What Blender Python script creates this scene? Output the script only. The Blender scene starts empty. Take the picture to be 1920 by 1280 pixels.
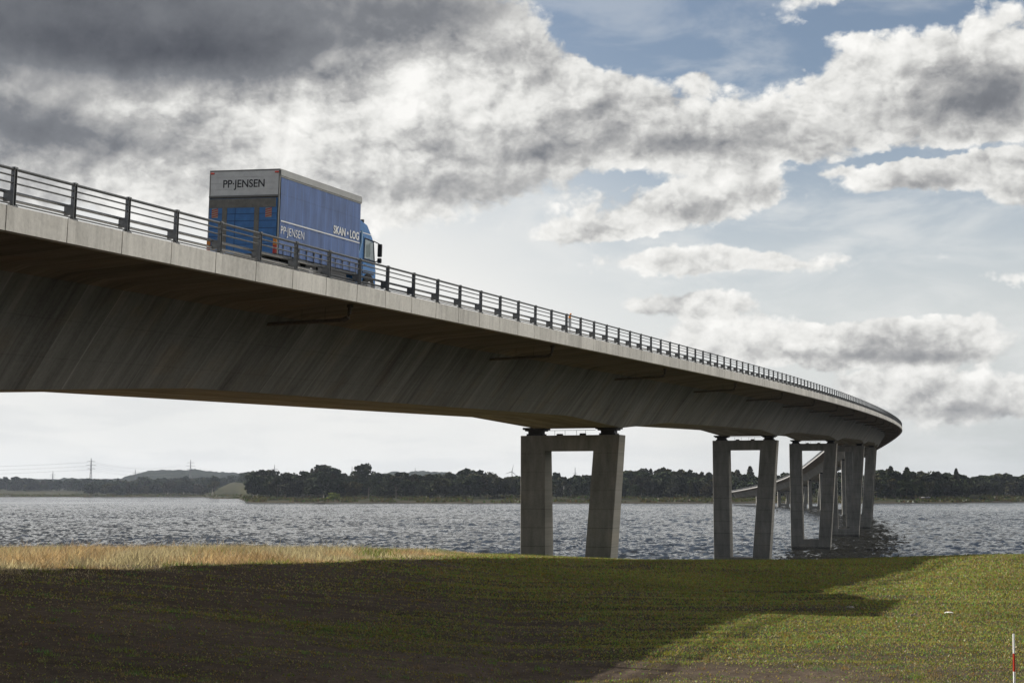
import bpy, math, random
import numpy as np
from mathutils import Vector, Matrix
random.seed(7); rng = np.random.default_rng(11)
R = math.radians
sc = bpy.context.scene
COL = sc.collection
EYE = 9.66            # metres above the water

# ------------------------------------------------------------------ camera
cd = bpy.data.cameras.new('camera'); cam = bpy.data.objects.new('camera', cd); COL.objects.link(cam)
cd.sensor_width = 36; cd.lens = 56.25; cd.clip_start = 0.5; cd.clip_end = 30000
cam.location = (0, 0, EYE); cam.rotation_euler = (R(90) + math.atan(280.6/3000), 0, 0)
sc.camera = cam
sc.render.resolution_x = 1024; sc.render.resolution_y = 682
sc.view_settings.view_transform = 'Standard'; sc.view_settings.look = 'None'
sc.view_settings.exposure = 0.74; sc.view_settings.gamma = 1
sc.cycles.max_bounces = 5; sc.cycles.volume_bounces = 0; sc.cycles.diffuse_bounces = 3

# ------------------------------------------------------------------ sun and sky
SUN_AZ, SUN_EL = -66.0, 36.0        # azimuth from +Y (ahead), negative = to the left
sd = bpy.data.lights.new('sun', 'SUN'); sd.energy = 5.0; sd.angle = R(0.5); sd.color = (1.0, 0.93, 0.82)
so = bpy.data.objects.new('sun', sd); COL.objects.link(so)
sv = Vector((math.sin(R(SUN_AZ))*math.cos(R(SUN_EL)), math.cos(R(SUN_AZ))*math.cos(R(SUN_EL)), math.sin(R(SUN_EL))))
so.rotation_euler = sv.to_track_quat('Z', 'Y').to_euler(); so.location = sv*200

class NT:
    """small helper to write shader maths"""
    def __init__(s, tree): s.t = tree; s.n = tree.nodes; s.l = tree.links
    def new(s, typ, **kw):
        n = s.n.new(typ)
        for k, v in kw.items():
            if k.startswith('_'): n.inputs[int(k[1:])].default_value = v
            else: setattr(n, k, v)
        return n
    def put(s, inp, v):
        if hasattr(v, 'links') or isinstance(v, bpy.types.NodeSocket): s.l.new(v, inp)
        else: inp.default_value = v
    def m(s, op, a, b=None, c=None, clamp=False):
        n = s.n.new('ShaderNodeMath'); n.operation = op; n.use_clamp = clamp
        s.put(n.inputs[0], a)
        if b is not None: s.put(n.inputs[1], b)
        if c is not None: s.put(n.inputs[2], c)
        return n.outputs[0]
    def smooth(s, v, lo, hi, o0=0.0, o1=1.0):
        n = s.n.new('ShaderNodeMapRange'); n.interpolation_type = 'SMOOTHSTEP'
        s.put(n.inputs[0], v); n.inputs[1].default_value = lo; n.inputs[2].default_value = hi
        n.inputs[3].default_value = o0; n.inputs[4].default_value = o1
        return n.outputs[0]
    def lin(s, v, lo, hi, o0=0.0, o1=1.0):
        n = s.n.new('ShaderNodeMapRange'); s.put(n.inputs[0], v)
        n.inputs[1].default_value = lo; n.inputs[2].default_value = hi
        n.inputs[3].default_value = o0; n.inputs[4].default_value = o1
        return n.outputs[0]
    def xyz(s, x, y, z=0.0):
        n = s.n.new('ShaderNodeCombineXYZ'); s.put(n.inputs[0], x); s.put(n.inputs[1], y); s.put(n.inputs[2], z)
        return n.outputs[0]
    def sep(s, v):
        n = s.n.new('ShaderNodeSeparateXYZ'); s.l.new(v, n.inputs[0]); return n.outputs
    def noise(s, vec, scale, detail=4, rough=.55, dist=0.0, lac=2.0, w=None):
        n = s.n.new('ShaderNodeTexNoise')
        if w is not None: n.noise_dimensions = '4D'; n.inputs['W'].default_value = w
        if vec is not None: s.l.new(vec, n.inputs['Vector'])
        n.inputs['Scale'].default_value = scale; n.inputs['Detail'].default_value = detail
        n.inputs['Roughness'].default_value = rough; n.inputs['Distortion'].default_value = dist
        n.inputs['Lacunarity'].default_value = lac
        return n
    def mix(s, f, a, b, blend='MIX'):
        n = s.n.new('ShaderNodeMix'); n.data_type = 'RGBA'; n.blend_type = blend
        s.put(n.inputs[0], f); s.put(n.inputs[6], a); s.put(n.inputs[7], b)
        return n.outputs[2]
    def ramp(s, v, stops):
        n = s.n.new('ShaderNodeValToRGB'); s.l.new(v, n.inputs[0]); e = n.color_ramp.elements
        while len(e) < len(stops): e.new(0.5)
        for el, (p, c) in zip(e, stops): el.position = p; el.color = (c[0], c[1], c[2], 1)
        return n.outputs[0]

world = bpy.data.worlds.new("World"); sc.world = world; world.use_nodes = True
W = NT(world.node_tree); W.n.clear()
sky = W.new('ShaderNodeTexSky'); sky.sky_type = 'NISHITA'; sky.sun_disc = False
sky.sun_elevation = R(SUN_EL); sky.sun_rotation = R(SUN_AZ); sky.air_density = 1.0; sky.dust_density = 1.0; sky.ozone_density = 1.2
tc = W.new('ShaderNodeTexCoord'); dx, dy, dz = W.sep(tc.outputs['Generated'])
az = W.m('ARCTAN2', dx, dy); el = W.m('ARCSINE', dz)
U = W.m('MULTIPLY', az, 3.0); V = W.m('MULTIPLY', el, 3.0)         # 1 unit = a third of a radian
P = W.xyz(U, V)
wn = W.noise(P, 3.2, 5, .6); wx, wy, _z = W.sep(wn.outputs['Color'])
wn2 = W.noise(P, 16.0, 5, .6); w2x, w2y, _z = W.sep(wn2.outputs['Color'])
Uw = W.m('ADD', W.m('ADD', U, W.m('MULTIPLY', W.m('SUBTRACT', wx, .5), .13)), W.m('MULTIPLY', W.m('SUBTRACT', w2x, .5), .06))
Vw = W.m('ADD', W.m('ADD', V, W.m('MULTIPLY', W.m('SUBTRACT', wy, .5), .08)), W.m('MULTIPLY', W.m('SUBTRACT', w2y, .5), .045))
def blob(cx, cy, rx, ry, amp, tilt=0.0):
    """cx, cy: where the cloud stands (azimuth, elevation); returns amp * exp(-r^2)"""
    a = W.m('SUBTRACT', Uw, cx); b = W.m('SUBTRACT', Vw, cy)
    if tilt: b = W.m('SUBTRACT', b, W.m('MULTIPLY', a, tilt))
    a = W.m('MULTIPLY', a, 1/rx); b = W.m('MULTIPLY', b, 1/ry)
    r2 = W.m('ADD', W.m('MULTIPLY', a, a), W.m('MULTIPLY', b, b))
    return W.m('MULTIPLY', W.m('EXPONENT', W.m('MULTIPLY', r2, -1.0)), amp)
def total(bl):
    acc = None
    for b in bl:
        o = blob(*b); acc = o if acc is None else W.m('ADD', acc, o)
    return acc
def px(x, y, rx, ry, amp, tilt=0.0):
    return ((x-960)/1000, (920-y)/1000, rx/1000, ry/1000, amp, tilt)
DENS = [px(150,60,620,240,1.3), px(150,320,560,120,1.0), px(760,130,300,150,1.0), px(740,300,340,95,1.15), px(1060,190,150,85,.95,-.2), px(1180,250,200,70,.95,-.15), px(1330,255,110,42,.7),
        px(1620,190,190,75,1.05,.1), px(1830,225,210,95,1.15,-.05), px(1450,275,160,55,.8), px(1860,60,70,90,.5,-.4), px(1560,20,120,26,.62), px(1250,20,60,22,.3), px(1335,150,55,26,.55),
        px(1280,395,165,42,1.25,.08), px(1425,350,34,38,.85), px(1080,440,90,26,.85), px(1340,494,270,26,1.1), px(1290,578,160,26,1.1), px(1480,60,90,24,.5), px(1600,90,60,18,.45), px(1730,352,190,34,.85), px(1880,390,60,34,.8), px(1560,320,60,16,.5),
        px(1540,648,270,46,1.45,.02), px(1720,655,130,36,.8), px(1300,635,70,22,.5), px(1790,745,210,42,1.3), px(1640,720,110,25,.5), px(1900,545,55,26,.7), px(1790,548,55,16,.5),
        px(1220,75,140,50,-.85), px(1430,100,110,40,-.55), px(1080,40,70,40,-.3), px(1650,60,150,30,-.5), px(1020,400,60,40,-.3), px(1650,575,250,28,-.6), px(1180,335,120,22,-.5), px(1500,430,90,30,-.5), px(1250,455,140,10,-.5), px(1250,540,180,10,-.5), px(1640,702,220,10,-.35), px(1120,620,80,50,-.4), px(1620,430,220,40,-.5), px(1500,330,60,25,-.25), px(1690,312,230,9,-.55), px(960,520,200,60,-.3)]
SHAD = [px(150,-20,560,110,1.05), px(380,120,310,62,.80,.06), px(60,110,260,60,.55), px(60,262,260,62,.70,-.08), px(880,20,200,50,.42), px(1260,270,160,26,.42), px(1130,215,80,20,.15), px(850,352,230,32,.36),
        px(985,290,90,26,.3), px(1840,225,120,44,.62), px(1780,175,60,20,.2), px(1500,285,170,16,.25), px(1680,672,140,18,.42), px(1460,672,130,14,.25), px(1780,775,150,18,.38), px(1340,418,110,12,.16), px(1330,514,200,9,.12), px(1300,596,110,9,.12),
        px(1700,365,160,12,.25), px(540,300,130,90,-.35), px(740,150,50,50,-.3), px(430,225,150,22,-.25), px(1620,170,150,40,-.15), px(1890,80,40,60,.2)]
dens = total(DENS); shad = total(SHAD)
Nvec = W.xyz(U, W.m('MULTIPLY', V, 1.35))
def puff(vec, scale, det, r=.55):
    v = W.new('ShaderNodeTexVoronoi'); v.feature = 'F1'; v.voronoi_dimensions = '2D'; v.normalize = True
    W.l.new(vec, v.inputs['Vector']); v.inputs['Scale'].default_value = scale; v.inputs['Detail'].default_value = det
    v.inputs['Roughness'].default_value = r
    return W.m('SUBTRACT', .5, v.outputs['Distance'])
def bump_field(off_u, off_v):
    vec = W.xyz(W.m('ADD', U, off_u), W.m('MULTIPLY', W.m('ADD', V, off_v), 1.3))
    dn = W.noise(vec, 4.2, 6, .56, .2).outputs['Fac']
    dw = W.n.new('ShaderNodeVectorMath'); dw.operation = 'ADD'; W.l.new(vec, dw.inputs[0])
    ds = W.n.new('ShaderNodeVectorMath'); ds.operation = 'SCALE'; W.l.new(W.noise(vec, 13, 5, .6).outputs['Color'], ds.inputs[0]); ds.inputs['Scale'].default_value = .10
    W.l.new(ds.outputs[0], dw.inputs[1])
    p1 = puff(dw.outputs[0], 8.0, 3.0, .62)
    return dn, W.m('ADD', W.m('MULTIPLY', W.m('SUBTRACT', dn, .5), 1.35), W.m('MULTIPLY', W.m('SUBTRACT', p1, .12), 1.05))
dn0, f0 = bump_field(0, 0); _, f1 = bump_field(-.014, .020); _, f2 = bump_field(-.05, .075)
fine = W.noise(Nvec, 24.0, 5, .62, .3).outputs['Fac']
D = W.m('ADD', dens, W.m('ADD', f0, W.m('MULTIPLY', W.m('SUBTRACT', fine, .5), .42)))
cover = W.smooth(D, .42, .72)
relief = W.m('ADD', W.m('MULTIPLY', W.m('SUBTRACT', f1, f0), 1.05), W.m('MULTIPLY', W.m('SUBTRACT', f2, f0), .42))
relief = W.m('MULTIPLY', relief, W.smooth(shad, 0.05, .8, 1.0, .25))
body = W.m('MULTIPLY', W.smooth(D, .6, 1.6), .22)          # thick cloud passes less light
sh = W.m('ADD', W.m('ADD', shad, relief), body)
sh = W.m('ADD', sh, W.m('MULTIPLY', W.m('SUBTRACT', W.noise(Nvec, 3.2, 6, .6, .3, w=5.0).outputs['Fac'], .5), 1.15))
ccol = W.ramp(W.m('ADD', W.m('MULTIPLY', sh, .60), .17, clamp=True),
              [(0.0, (.97,.96,.93)), (.20, (.80,.795,.77)), (.42, (.47,.47,.465)), (.66, (.205,.215,.235)), (1.0, (.080,.087,.105))])
skyc = W.n.new('ShaderNodeVectorMath'); skyc.operation = 'SCALE'; W.l.new(sky.outputs[0], skyc.inputs[0]); skyc.inputs['Scale'].default_value = .085
# thin high veil that whitens the blue towards the horizon and towards the sun
veil = W.m('ADD', W.smooth(V, .78, .10, .06, .88), W.m('MULTIPLY', W.smooth(U, .45, -.35, 0, .55), W.smooth(V, .95, .45)), clamp=True)
base = W.mix(veil, skyc.outputs[0], (.86,.86,.84,1))
rgray = W.m('MULTIPLY', W.smooth(U, .15, .95), W.smooth(V, .5, .1, .0, .62))
base = W.mix(rgray, base, (.47,.51,.52,1))
thin = W.noise(W.xyz(W.m('MULTIPLY', U, .8), W.m('MULTIPLY', V, 2.2)), 4.5, 5, .6, .4, w=9.0).outputs['Fac']
base = W.mix(W.m('MULTIPLY', W.smooth(thin, .42, .68), W.smooth(V, .95, .55, .25, .62)), base, (.80,.81,.80,1))      # thin milky cloud between the heaps
low = W.noise(W.xyz(W.m('MULTIPLY', U, .9), W.m('MULTIPLY', V, 5.0)), 4.0, 5, .6, .3, w=2.0).outputs['Fac']
base = W.mix(W.m('MULTIPLY', W.smooth(low, .46, .62), W.smooth(V, .42, .10, 0, .45)), base, (.70,.715,.72,1))
lowfade = W.smooth(V, .03, .16, .25, 1.0)
lowl = W.m('MULTIPLY', cover, lowfade)
bgcol = W.mix(lowl, base, ccol)
side = W.m('MULTIPLY', W.m('MULTIPLY', W.smooth(az, R(28), R(65)), W.smooth(az, R(135), R(110))), W.m('MULTIPLY', W.smooth(el, R(6), R(18)), W.smooth(el, R(62), R(42))))    # added bright band in the unseen sky, to light the fascia
behind = W.smooth(W.m('ABSOLUTE', az), R(115), R(140))       # unseen sky behind the camera, dimmed to darken the pier fronts
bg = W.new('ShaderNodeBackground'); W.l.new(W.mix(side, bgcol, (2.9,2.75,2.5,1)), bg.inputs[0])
over = W.smooth(el, R(28), R(52))      # unseen sky overhead, dimmed to deepen the shade on the ground
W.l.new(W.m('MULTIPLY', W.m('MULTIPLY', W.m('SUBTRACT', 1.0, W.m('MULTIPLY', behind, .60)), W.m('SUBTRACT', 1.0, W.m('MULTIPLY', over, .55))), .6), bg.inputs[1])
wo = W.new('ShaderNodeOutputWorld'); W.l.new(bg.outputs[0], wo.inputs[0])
world.cycles.sampling_method = 'MANUAL'; world.cycles.sample_map_resolution = 512

# ------------------------------------------------------------------ helpers
def tag(o, label=None, cat=None, group=None, kind=None):
    if label: o['label'] = label
    if cat: o['category'] = cat
    if group: o['group'] = group
    if kind: o['kind'] = kind
    return o
def empty(name, loc=(0,0,0), rz=0.0):
    o = bpy.data.objects.new(name, None); COL.objects.link(o); o.location = loc; o.rotation_euler = (0,0,rz)
    o.empty_display_size = .1
    return o
class MB:
    def __init__(s): s.v = []; s.f = []; s.uv = []; s.mi = []; s.has_uv = False
    def face(s, pts, uv=None, mi=0):
        b = len(s.v); s.v += [tuple(p) for p in pts]; s.f.append(tuple(range(b, b+len(pts))))
        s.uv.append(uv); s.mi.append(mi)
        if uv: s.has_uv = True
    def raw(s, vs, fs, mi=0):
        b = len(s.v); s.v += [tuple(p) for p in vs]
        for f in fs: s.f.append(tuple(b+i for i in f)); s.uv.append(None); s.mi.append(mi)
    def box(s, a, b, mi=0, M=None):
        (x0,y0,z0),(x1,y1,z1) = a, b
        vs = [(x0,y0,z0),(x1,y0,z0),(x1,y1,z0),(x0,y1,z0),(x0,y0,z1),(x1,y0,z1),(x1,y1,z1),(x0,y1,z1)]
        if M: vs = [M @ Vector(v) for v in vs]
        s.raw(vs, [(0,3,2,1),(4,5,6,7),(0,1,5,4),(1,2,6,5),(2,3,7,6),(3,0,4,7)], mi)
    def hexa(s, vs, mi=0):      # eight corners, bottom ring then top ring
        s.raw(vs, [(0,3,2,1),(4,5,6,7),(0,1,5,4),(1,2,6,5),(2,3,7,6),(3,0,4,7)], mi)
    def tube(s, pts, r, n=8, mi=0, cap=True):
        pts = [Vector(p) for p in pts]; rs = r if isinstance(r, (list,tuple)) else [r]*len(pts); rings = []
        for i, p in enumerate(pts):
            d = (pts[min(i+1,len(pts)-1)] - pts[max(i-1,0)]).normalized()
            up = Vector((0,0,1)) if abs(d.z) < .95 else Vector((1,0,0))
            a = d.cross(up).normalized(); b = a.cross(d)
            rings.append([p + rs[i]*(a*math.cos(2*math.pi*k/n) + b*math.sin(2*math.pi*k/n)) for k in range(n)])
        vs = [v for q in rings for v in q]; fs = []
        for i in range(len(pts)-1):
            for k in range(n): fs.append((i*n+k, i*n+(k+1)%n, (i+1)*n+(k+1)%n, (i+1)*n+k))
        if cap: fs += [tuple(range(n))[::-1], tuple((len(pts)-1)*n+k for k in range(n))]
        s.raw(vs, fs, mi)
    def build(s, name, mats, parent=None, smooth=False, bevel=0.0, link=True):
        me = bpy.data.meshes.new(name); me.from_pydata(s.v, [], s.f); me.update()
        mats = mats if isinstance(mats, (list, tuple)) else [mats]
        for m in mats: me.materials.append(m)
        if any(s.mi): me.polygons.foreach_set('material_index', s.mi)
        if s.has_uv:
            ul = me.uv_layers.new(name='UVMap'); k = 0
            for f, u in zip(s.f, s.uv):
                for j in range(len(f)):
                    if u: ul.data[k].uv = u[j]
                    k += 1
        if smooth: me.polygons.foreach_set('use_smooth', [True]*len(s.f))
        o = bpy.data.objects.new(name, me)
        if link: COL.objects.link(o)
        if parent: o.parent = parent
        if bevel:
            w = o.modifiers.new('bevel', 'BEVEL'); w.width = bevel; w.segments = 2; w.limit_method = 'ANGLE'
        return o
def np_mesh(name, verts, faces_idx, nper, mat, cols=None, parent=None, smooth=False):
    """fast mesh from arrays: verts (N,3), faces (F,nper)"""
    me = bpy.data.meshes.new(name); F = len(faces_idx)
    me.vertices.add(len(verts)); me.vertices.foreach_set('co', np.asarray(verts, np.float32).ravel())
    me.loops.add(F*nper); me.loops.foreach_set('vertex_index', np.asarray(faces_idx, np.int32).ravel())
    me.polygons.add(F); me.polygons.foreach_set('loop_start', np.arange(F, dtype=np.int32)*nper)
    if smooth: me.polygons.foreach_set('use_smooth', np.ones(F, dtype=bool))
    me.update(calc_edges=True); me.materials.append(mat)
    if cols is not None:
        ca = me.color_attributes.new('tone', 'FLOAT_COLOR', 'POINT')
        c4 = np.ones((len(verts), 4), np.float32); c4[:, :3] = cols; ca.data.foreach_set('color', c4.ravel())
    o = bpy.data.objects.new(name, me); COL.objects.link(o)
    if parent: o.parent = parent
    return o
def mat(name, col, rough=.6, metal=0.0, build=None, spec=None):
    m = bpy.data.materials.new(name); m.use_nodes = True; t = NT(m.node_tree)
    b = m.node_tree.nodes['Principled BSDF']
    b.inputs['Base Color'].default_value = (*col, 1); b.inputs['Roughness'].default_value = rough; b.inputs['Metallic'].default_value = metal
    if spec is not None: b.inputs['Specular IOR Level'].default_value = spec
    if build: build(t, b)
    return m
def vary(amount=.25, scale=6.0, bump=0.0, streak=None):
    def f(t, b):
        c = tuple(b.inputs['Base Color'].default_value); tcn = t.new('ShaderNodeTexCoord'); v = tcn.outputs['Object']
        if streak:
            mp = t.new('ShaderNodeMapping'); t.l.new(v, mp.inputs[0]); mp.inputs['Scale'].default_value = streak; v = mp.outputs[0]
        n = t.noise(v, scale, 6, .6)
        k = t.lin(n.outputs['Fac'], .3, .7, 1-amount, 1+amount)
        d = t.n.new('ShaderNodeVectorMath'); d.operation = 'SCALE'; d.inputs[0].default_value = c[:3]; t.l.new(k, d.inputs['Scale'])
        t.l.new(d.outputs[0], b.inputs['Base Color'])
        if bump:
            bp = t.new('ShaderNodeBump'); bp.inputs['Distance'].default_value = bump; bp.inputs['Strength'].default_value = .6
            t.l.new(n.outputs['Fac'], bp.inputs['Height']); t.l.new(bp.outputs[0], b.inputs['Normal'])
    return f
def vnoise(x, y, seed=0):
    xi = np.floor(x).astype(np.int64); yi = np.floor(y).astype(np.int64); xf = x-xi; yf = y-yi
    xf = xf*xf*(3-2*xf); yf = yf*yf*(3-2*yf)
    def h(a, b):
        n = (a*374761393 + b*668265263 + seed*974711) & 0x7fffffff
        n = ((n ^ (n >> 13))*1274126177) & 0x7fffffff
        return ((n ^ (n >> 16)) & 0xffff)/65535.0
    return (h(xi,yi)*(1-xf)+h(xi+1,yi)*xf)*(1-yf) + (h(xi,yi+1)*(1-xf)+h(xi+1,yi+1)*xf)*yf
def fbm(x, y, o=4, seed=0):
    s = 0; a = .5; t = 0
    for i in range(o): s = s + a*vnoise(x*2**i, y*2**i, seed+i); t += a; a *= .5
    return s/t

# ------------------------------------------------------------------ the bridge's line (plan curve and grade), s in metres
NK = [0,60,120,200,300,420,560,750,950,1150]
KV = [-0.000367,-0.000224,-0.000439,-0.000198,-0.000268,-0.000372,-0.000416,-0.000143,-0.000712,-0.001125]
NG = [0,100,250,400,600,800,1150]
GV = [0.021955,0.025555,0.021956,0.021636,-0.013671,-0.037045,-0.040533]
DS = 2.0; SS = np.arange(0, 1240, DS)
kap = np.interp(SS, NK, KV)
TH = 0.353304 + np.concatenate([[0], np.cumsum((kap[1:]+kap[:-1])/2*DS)])
tm = (TH[1:]+TH[:-1])/2
PX = -12.626833 + np.concatenate([[0], np.cumsum(np.sin(tm)*DS)])
PY = 40.21206 + np.concatenate([[0], np.cumsum(np.cos(tm)*DS)])
gr = np.interp(SS, NG, GV); PZ = 7.21061 + EYE + np.concatenate([[0], np.cumsum((gr[1:]+gr[:-1])/2*DS)])
def crossfall(s): return float(np.interp(s, [-100, 30, 90, 300], [.038, .036, .012, .0]))
def at(s, o=0.0, d=0.0, tilt=True):
    """point at station s, o metres inwards from the near edge, d metres below the top of the edge beam"""
    if s < 0:
        x = PX[0] + s*math.sin(TH[0]); y = PY[0] + s*math.cos(TH[0]); a = TH[0]; z = PZ[0] + s*GV[0]
    else:
        x = float(np.interp(s,SS,PX)); y = float(np.interp(s,SS,PY)); a = float(np.interp(s,SS,TH)); z = float(np.interp(s,SS,PZ))
    c = crossfall(s) if tilt else 0.0
    return Vector((x - o*math.cos(a) + (-d)*c*math.cos(a), y + o*math.sin(a), z - d + c*min(o, 4.0)))
def head(s): return float(np.interp(max(s,0), SS, TH))
PIER_S0, PIER_L, DECK_W, POST_S = 5.719, 75.7415, 20.0, 2.5527
S_END = 1130.0

# ------------------------------------------------------------------ materials
def concrete(name, col, kind):
    def f(t, b):
        tcn = t.new('ShaderNodeTexCoord')
        if kind in ('web', 'soffit', 'edge'):
            u, v, _ = t.sep(tcn.outputs['UV'])
        else:
            x, y, z = t.sep(tcn.outputs['Object']); u, v = x, z
        P = t.xyz(u, v)
        big = t.noise(P, .35, 5, .6).outputs['Fac']; fine = t.noise(P, 7, 6, .65).outputs['Fac']
        if kind == 'web':
            # casting lifts: strips running down the web, each a little different
            st = t.noise(t.xyz(t.m('MULTIPLY', u, 1.0), t.m('MULTIPLY', v, .12)), 1.25, 5, .7).outputs['Fac']
            st2 = t.noise(t.xyz(t.m('MULTIPLY', u, 1.0), t.m('MULTIPLY', v, .05)), 5.0, 3, .6, w=3.0).outputs['Fac']
            cell = t.m('FLOOR', t.m('MULTIPLY', u, .52)); wn = t.new('ShaderNodeTexWhiteNoise', noise_dimensions='1D'); t.l.new(cell, wn.inputs['W'])
            k = t.m('ADD', t.lin(st, .32, .7, .62, 1.3), t.lin(wn.outputs[0], 0, 1, -.14, .14))
            k = t.m('ADD', k, t.lin(st2, .3, .7, -.13, .13))
            fr = t.m('FRACT', t.m('MULTIPLY', u, .52)); line = t.m('MULTIPLY', t.m('LESS_THAN', fr, .035), t.lin(wn.outputs[0], .2, .9, 0, .42))
            k = t.m('ADD', k, line)
            fv = t.m('FRACT', t.m('MULTIPLY', t.m('ADD', v, t.m('MULTIPLY', big, .1)), .72)); k = t.m('SUBTRACT', k, t.m('MULTIPLY', t.m('LESS_THAN', fv, .02), .16))
            rust = t.smooth(t.noise(P, .5, 3, .5, w=None).outputs['Fac'], .5, .72)
        elif kind == 'soffit':
            fr = t.m('FRACT', t.m('MULTIPLY', v, 1.15)); cell = t.m('FLOOR', t.m('MULTIPLY', v, 1.15))
            wn = t.new('ShaderNodeTexWhiteNoise', noise_dimensions='1D'); t.l.new(cell, wn.inputs['W'])
            k = t.m('ADD', .95, t.lin(wn.outputs[0], 0, 1, -.22, .22)); k = t.m('SUBTRACT', k, t.m('MULTIPLY', t.m('LESS_THAN', fr, .07), .35))
            st = t.noise(t.xyz(t.m('MULTIPLY', u, .15), v), 2.4, 4, .6).outputs['Fac']; k = t.m('ADD', k, t.lin(st, .3, .7, -.25, .25))
            rust = t.smooth(big, .35, .7)
        elif kind == 'edge':
            st = t.noise(t.xyz(t.m('MULTIPLY', u, 1.0), t.m('MULTIPLY', v, .15)), 3.2, 6, .7).outputs['Fac']
            cell = t.m('FLOOR', t.m('MULTIPLY', u, 1/POST_S)); wn = t.new('ShaderNodeTexWhiteNoise', noise_dimensions='1D'); t.l.new(cell, wn.inputs['W'])
            k = t.m('ADD', t.lin(st, .3, .72, 1.14, .78), t.lin(wn.outputs[0], 0, 1, -.11, .09))
            spots = t.smooth(t.noise(P, 11, 4, .7).outputs['Fac'], .68, .76, 0, .35); k = t.m('SUBTRACT', k, spots)
            rust = t.smooth(big, .6, .8, 0, .3)
        else:
            st = t.noise(t.xyz(t.m('MULTIPLY', u, 1.0), t.m('MULTIPLY', v, .2)), 1.6, 5, .65).outputs['Fac']; k = t.lin(st, .3, .7, .74, 1.22)
            zz = t.m('MULTIPLY', v, 1/1.38); fr = t.m('FRACT', zz)
            cl = t.m('FLOOR', zz); wn = t.new('ShaderNodeTexWhiteNoise', noise_dimensions='1D'); t.l.new(cl, wn.inputs['W'])
            k = t.m('SUBTRACT', k, t.m('MULTIPLY', t.m('LESS_THAN', fr, .035), t.lin(wn.outputs[0], 0, 1, .15, .55)))
            k = t.m('ADD', k, t.lin(wn.outputs[0], 0, 1, -.07, .07))
            rust = t.smooth(big, .5, .75, 0, .7)
        if kind == 'pier':      # tide mark and algae just above the water
            gp = t.new('ShaderNodeNewGeometry'); _, _, wz = t.sep(gp.outputs['Position'])
            k = t.m('MULTIPLY', k, t.smooth(t.m('ADD', wz, t.lin(fine, .3, .7, -.25, .25)), .45, .8, .38, 1.0))
        k = t.m('ADD', k, t.lin(fine, .3, .7, -.10, .10)); k = t.m('ADD', k, t.lin(big, .3, .7, -.12, .12))
        d = t.n.new('ShaderNodeVectorMath'); d.operation = 'SCALE'; t.l.new(t.mix(t.m('MULTIPLY', rust, .38), (*col, 1), (col[0]*1.08, col[1]*.88, col[2]*.66, 1)), d.inputs[0]); t.l.new(k, d.inputs['Scale'])
        t.l.new(d.outputs[0], b.inputs['Base Color'])
        bp = t.new('ShaderNodeBump'); bp.inputs['Distance'].default_value = .012; bp.inputs['Strength'].default_value = .5
        t.l.new(t.m('ADD', fine, k), bp.inputs['Height']); t.l.new(bp.outputs[0], b.inputs['Normal'])
    return mat(name, col, .85, 0, f, .25)
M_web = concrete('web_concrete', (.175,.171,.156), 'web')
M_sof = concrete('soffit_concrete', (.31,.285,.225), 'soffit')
M_cant = concrete('cantilever_concrete', (.22,.18,.135), 'web')  # brown light thrown up by the soil is put into this colour
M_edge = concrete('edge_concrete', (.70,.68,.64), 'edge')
M_edge2 = concrete('dimmed_edge_concrete', (.26,.26,.26), 'edge')  # same concrete, colour darkened to tone down the sunlit inner beam
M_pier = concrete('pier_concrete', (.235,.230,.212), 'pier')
M_asph = mat('asphalt', (.05,.05,.052), .9, 0, vary(.2, 3))
M_steel = mat('galvanised_steel', (.19,.195,.20), .5, .55, vary(.22, 9))
M_dark = mat('bearing_steel', (.04,.04,.042), .6, .4, vary(.3, 8))
M_pipe = mat('pipe_metal', (.12,.10,.08), .6, .3, vary(.3, 8))

# ------------------------------------------------------------------ BRIDGE
bridge = empty('bridge', at(0)[:]); bridge.location = (0,0,0)
tag(bridge, 'long curving concrete box girder bridge on V shaped piers crossing the fjord', 'bridge')
def depth(s):
    rel = (s-PIER_S0)/PIER_L; r = abs(rel - round(rel))
    return 3.88 + .60*max(0, 1 - r/.185)
def section(s):
    D = depth(s)
    # from the outer soffit corner, in, down the web, across the bottom, up and out; last = top surface
    left = [(.32,.52),(1.2,.60),(3.9,.84),(4.45,1.0),(4.72,1.42)]
    k = (D-3.88)/.6
    nb = (6.62+.05*k, D)
    pts = left + [nb]
    mir = [(DECK_W-a, b) for a, b in pts[::-1]]
    return pts + mir
stations = list(np.arange(-70, S_END+.1, 4.0))
piers_s = [PIER_S0+i*PIER_L for i in range(0, 16) if PIER_S0+i*PIER_L < S_END-10]
for s in piers_s: stations += [s, s-.185*PIER_L, s+.185*PIER_L]
stations = sorted(set(round(x, 3) for x in stations))
gm = MB()
prev = None
for s in stations:
    sec = section(s); pts = [at(s, o, d) for o, d in sec]
    acc = [0]
    for a, b in zip(sec, sec[1:]): acc.append(acc[-1]+math.hypot(a[0]-b[0], a[1]-b[1]))
    top = [at(s, .32, .12), at(s, DECK_W-.32, .12)]
    if prev:
        ps, pp, pa, pt = prev
        for j in range(len(pts)-1):
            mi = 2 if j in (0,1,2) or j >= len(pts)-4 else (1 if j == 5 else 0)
            gm.face([pp[j], pts[j], pts[j+1], pp[j+1]], [(ps,pa[j]),(s,acc[j]),(s,acc[j+1]),(ps,pa[j+1])], mi)
        gm.face([pt[0], pt[1], top[1], top[0]], [(ps,0),(ps,20),(s,20),(s,0)], 3)
        gm.face([pp[0], pt[0], top[0], pts[0]], [(ps,0),(ps,.4),(s,.4),(s,0)], 0)
        gm.face([pp[-1], pts[-1], top[1], pt[1]], [(ps,0),(s,0),(s,.4),(ps,.4)], 0)
    prev = (s, pts, acc, top)
girder = gm.build('girder', [M_web, M_sof, M_cant, M_asph], bridge)
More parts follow.
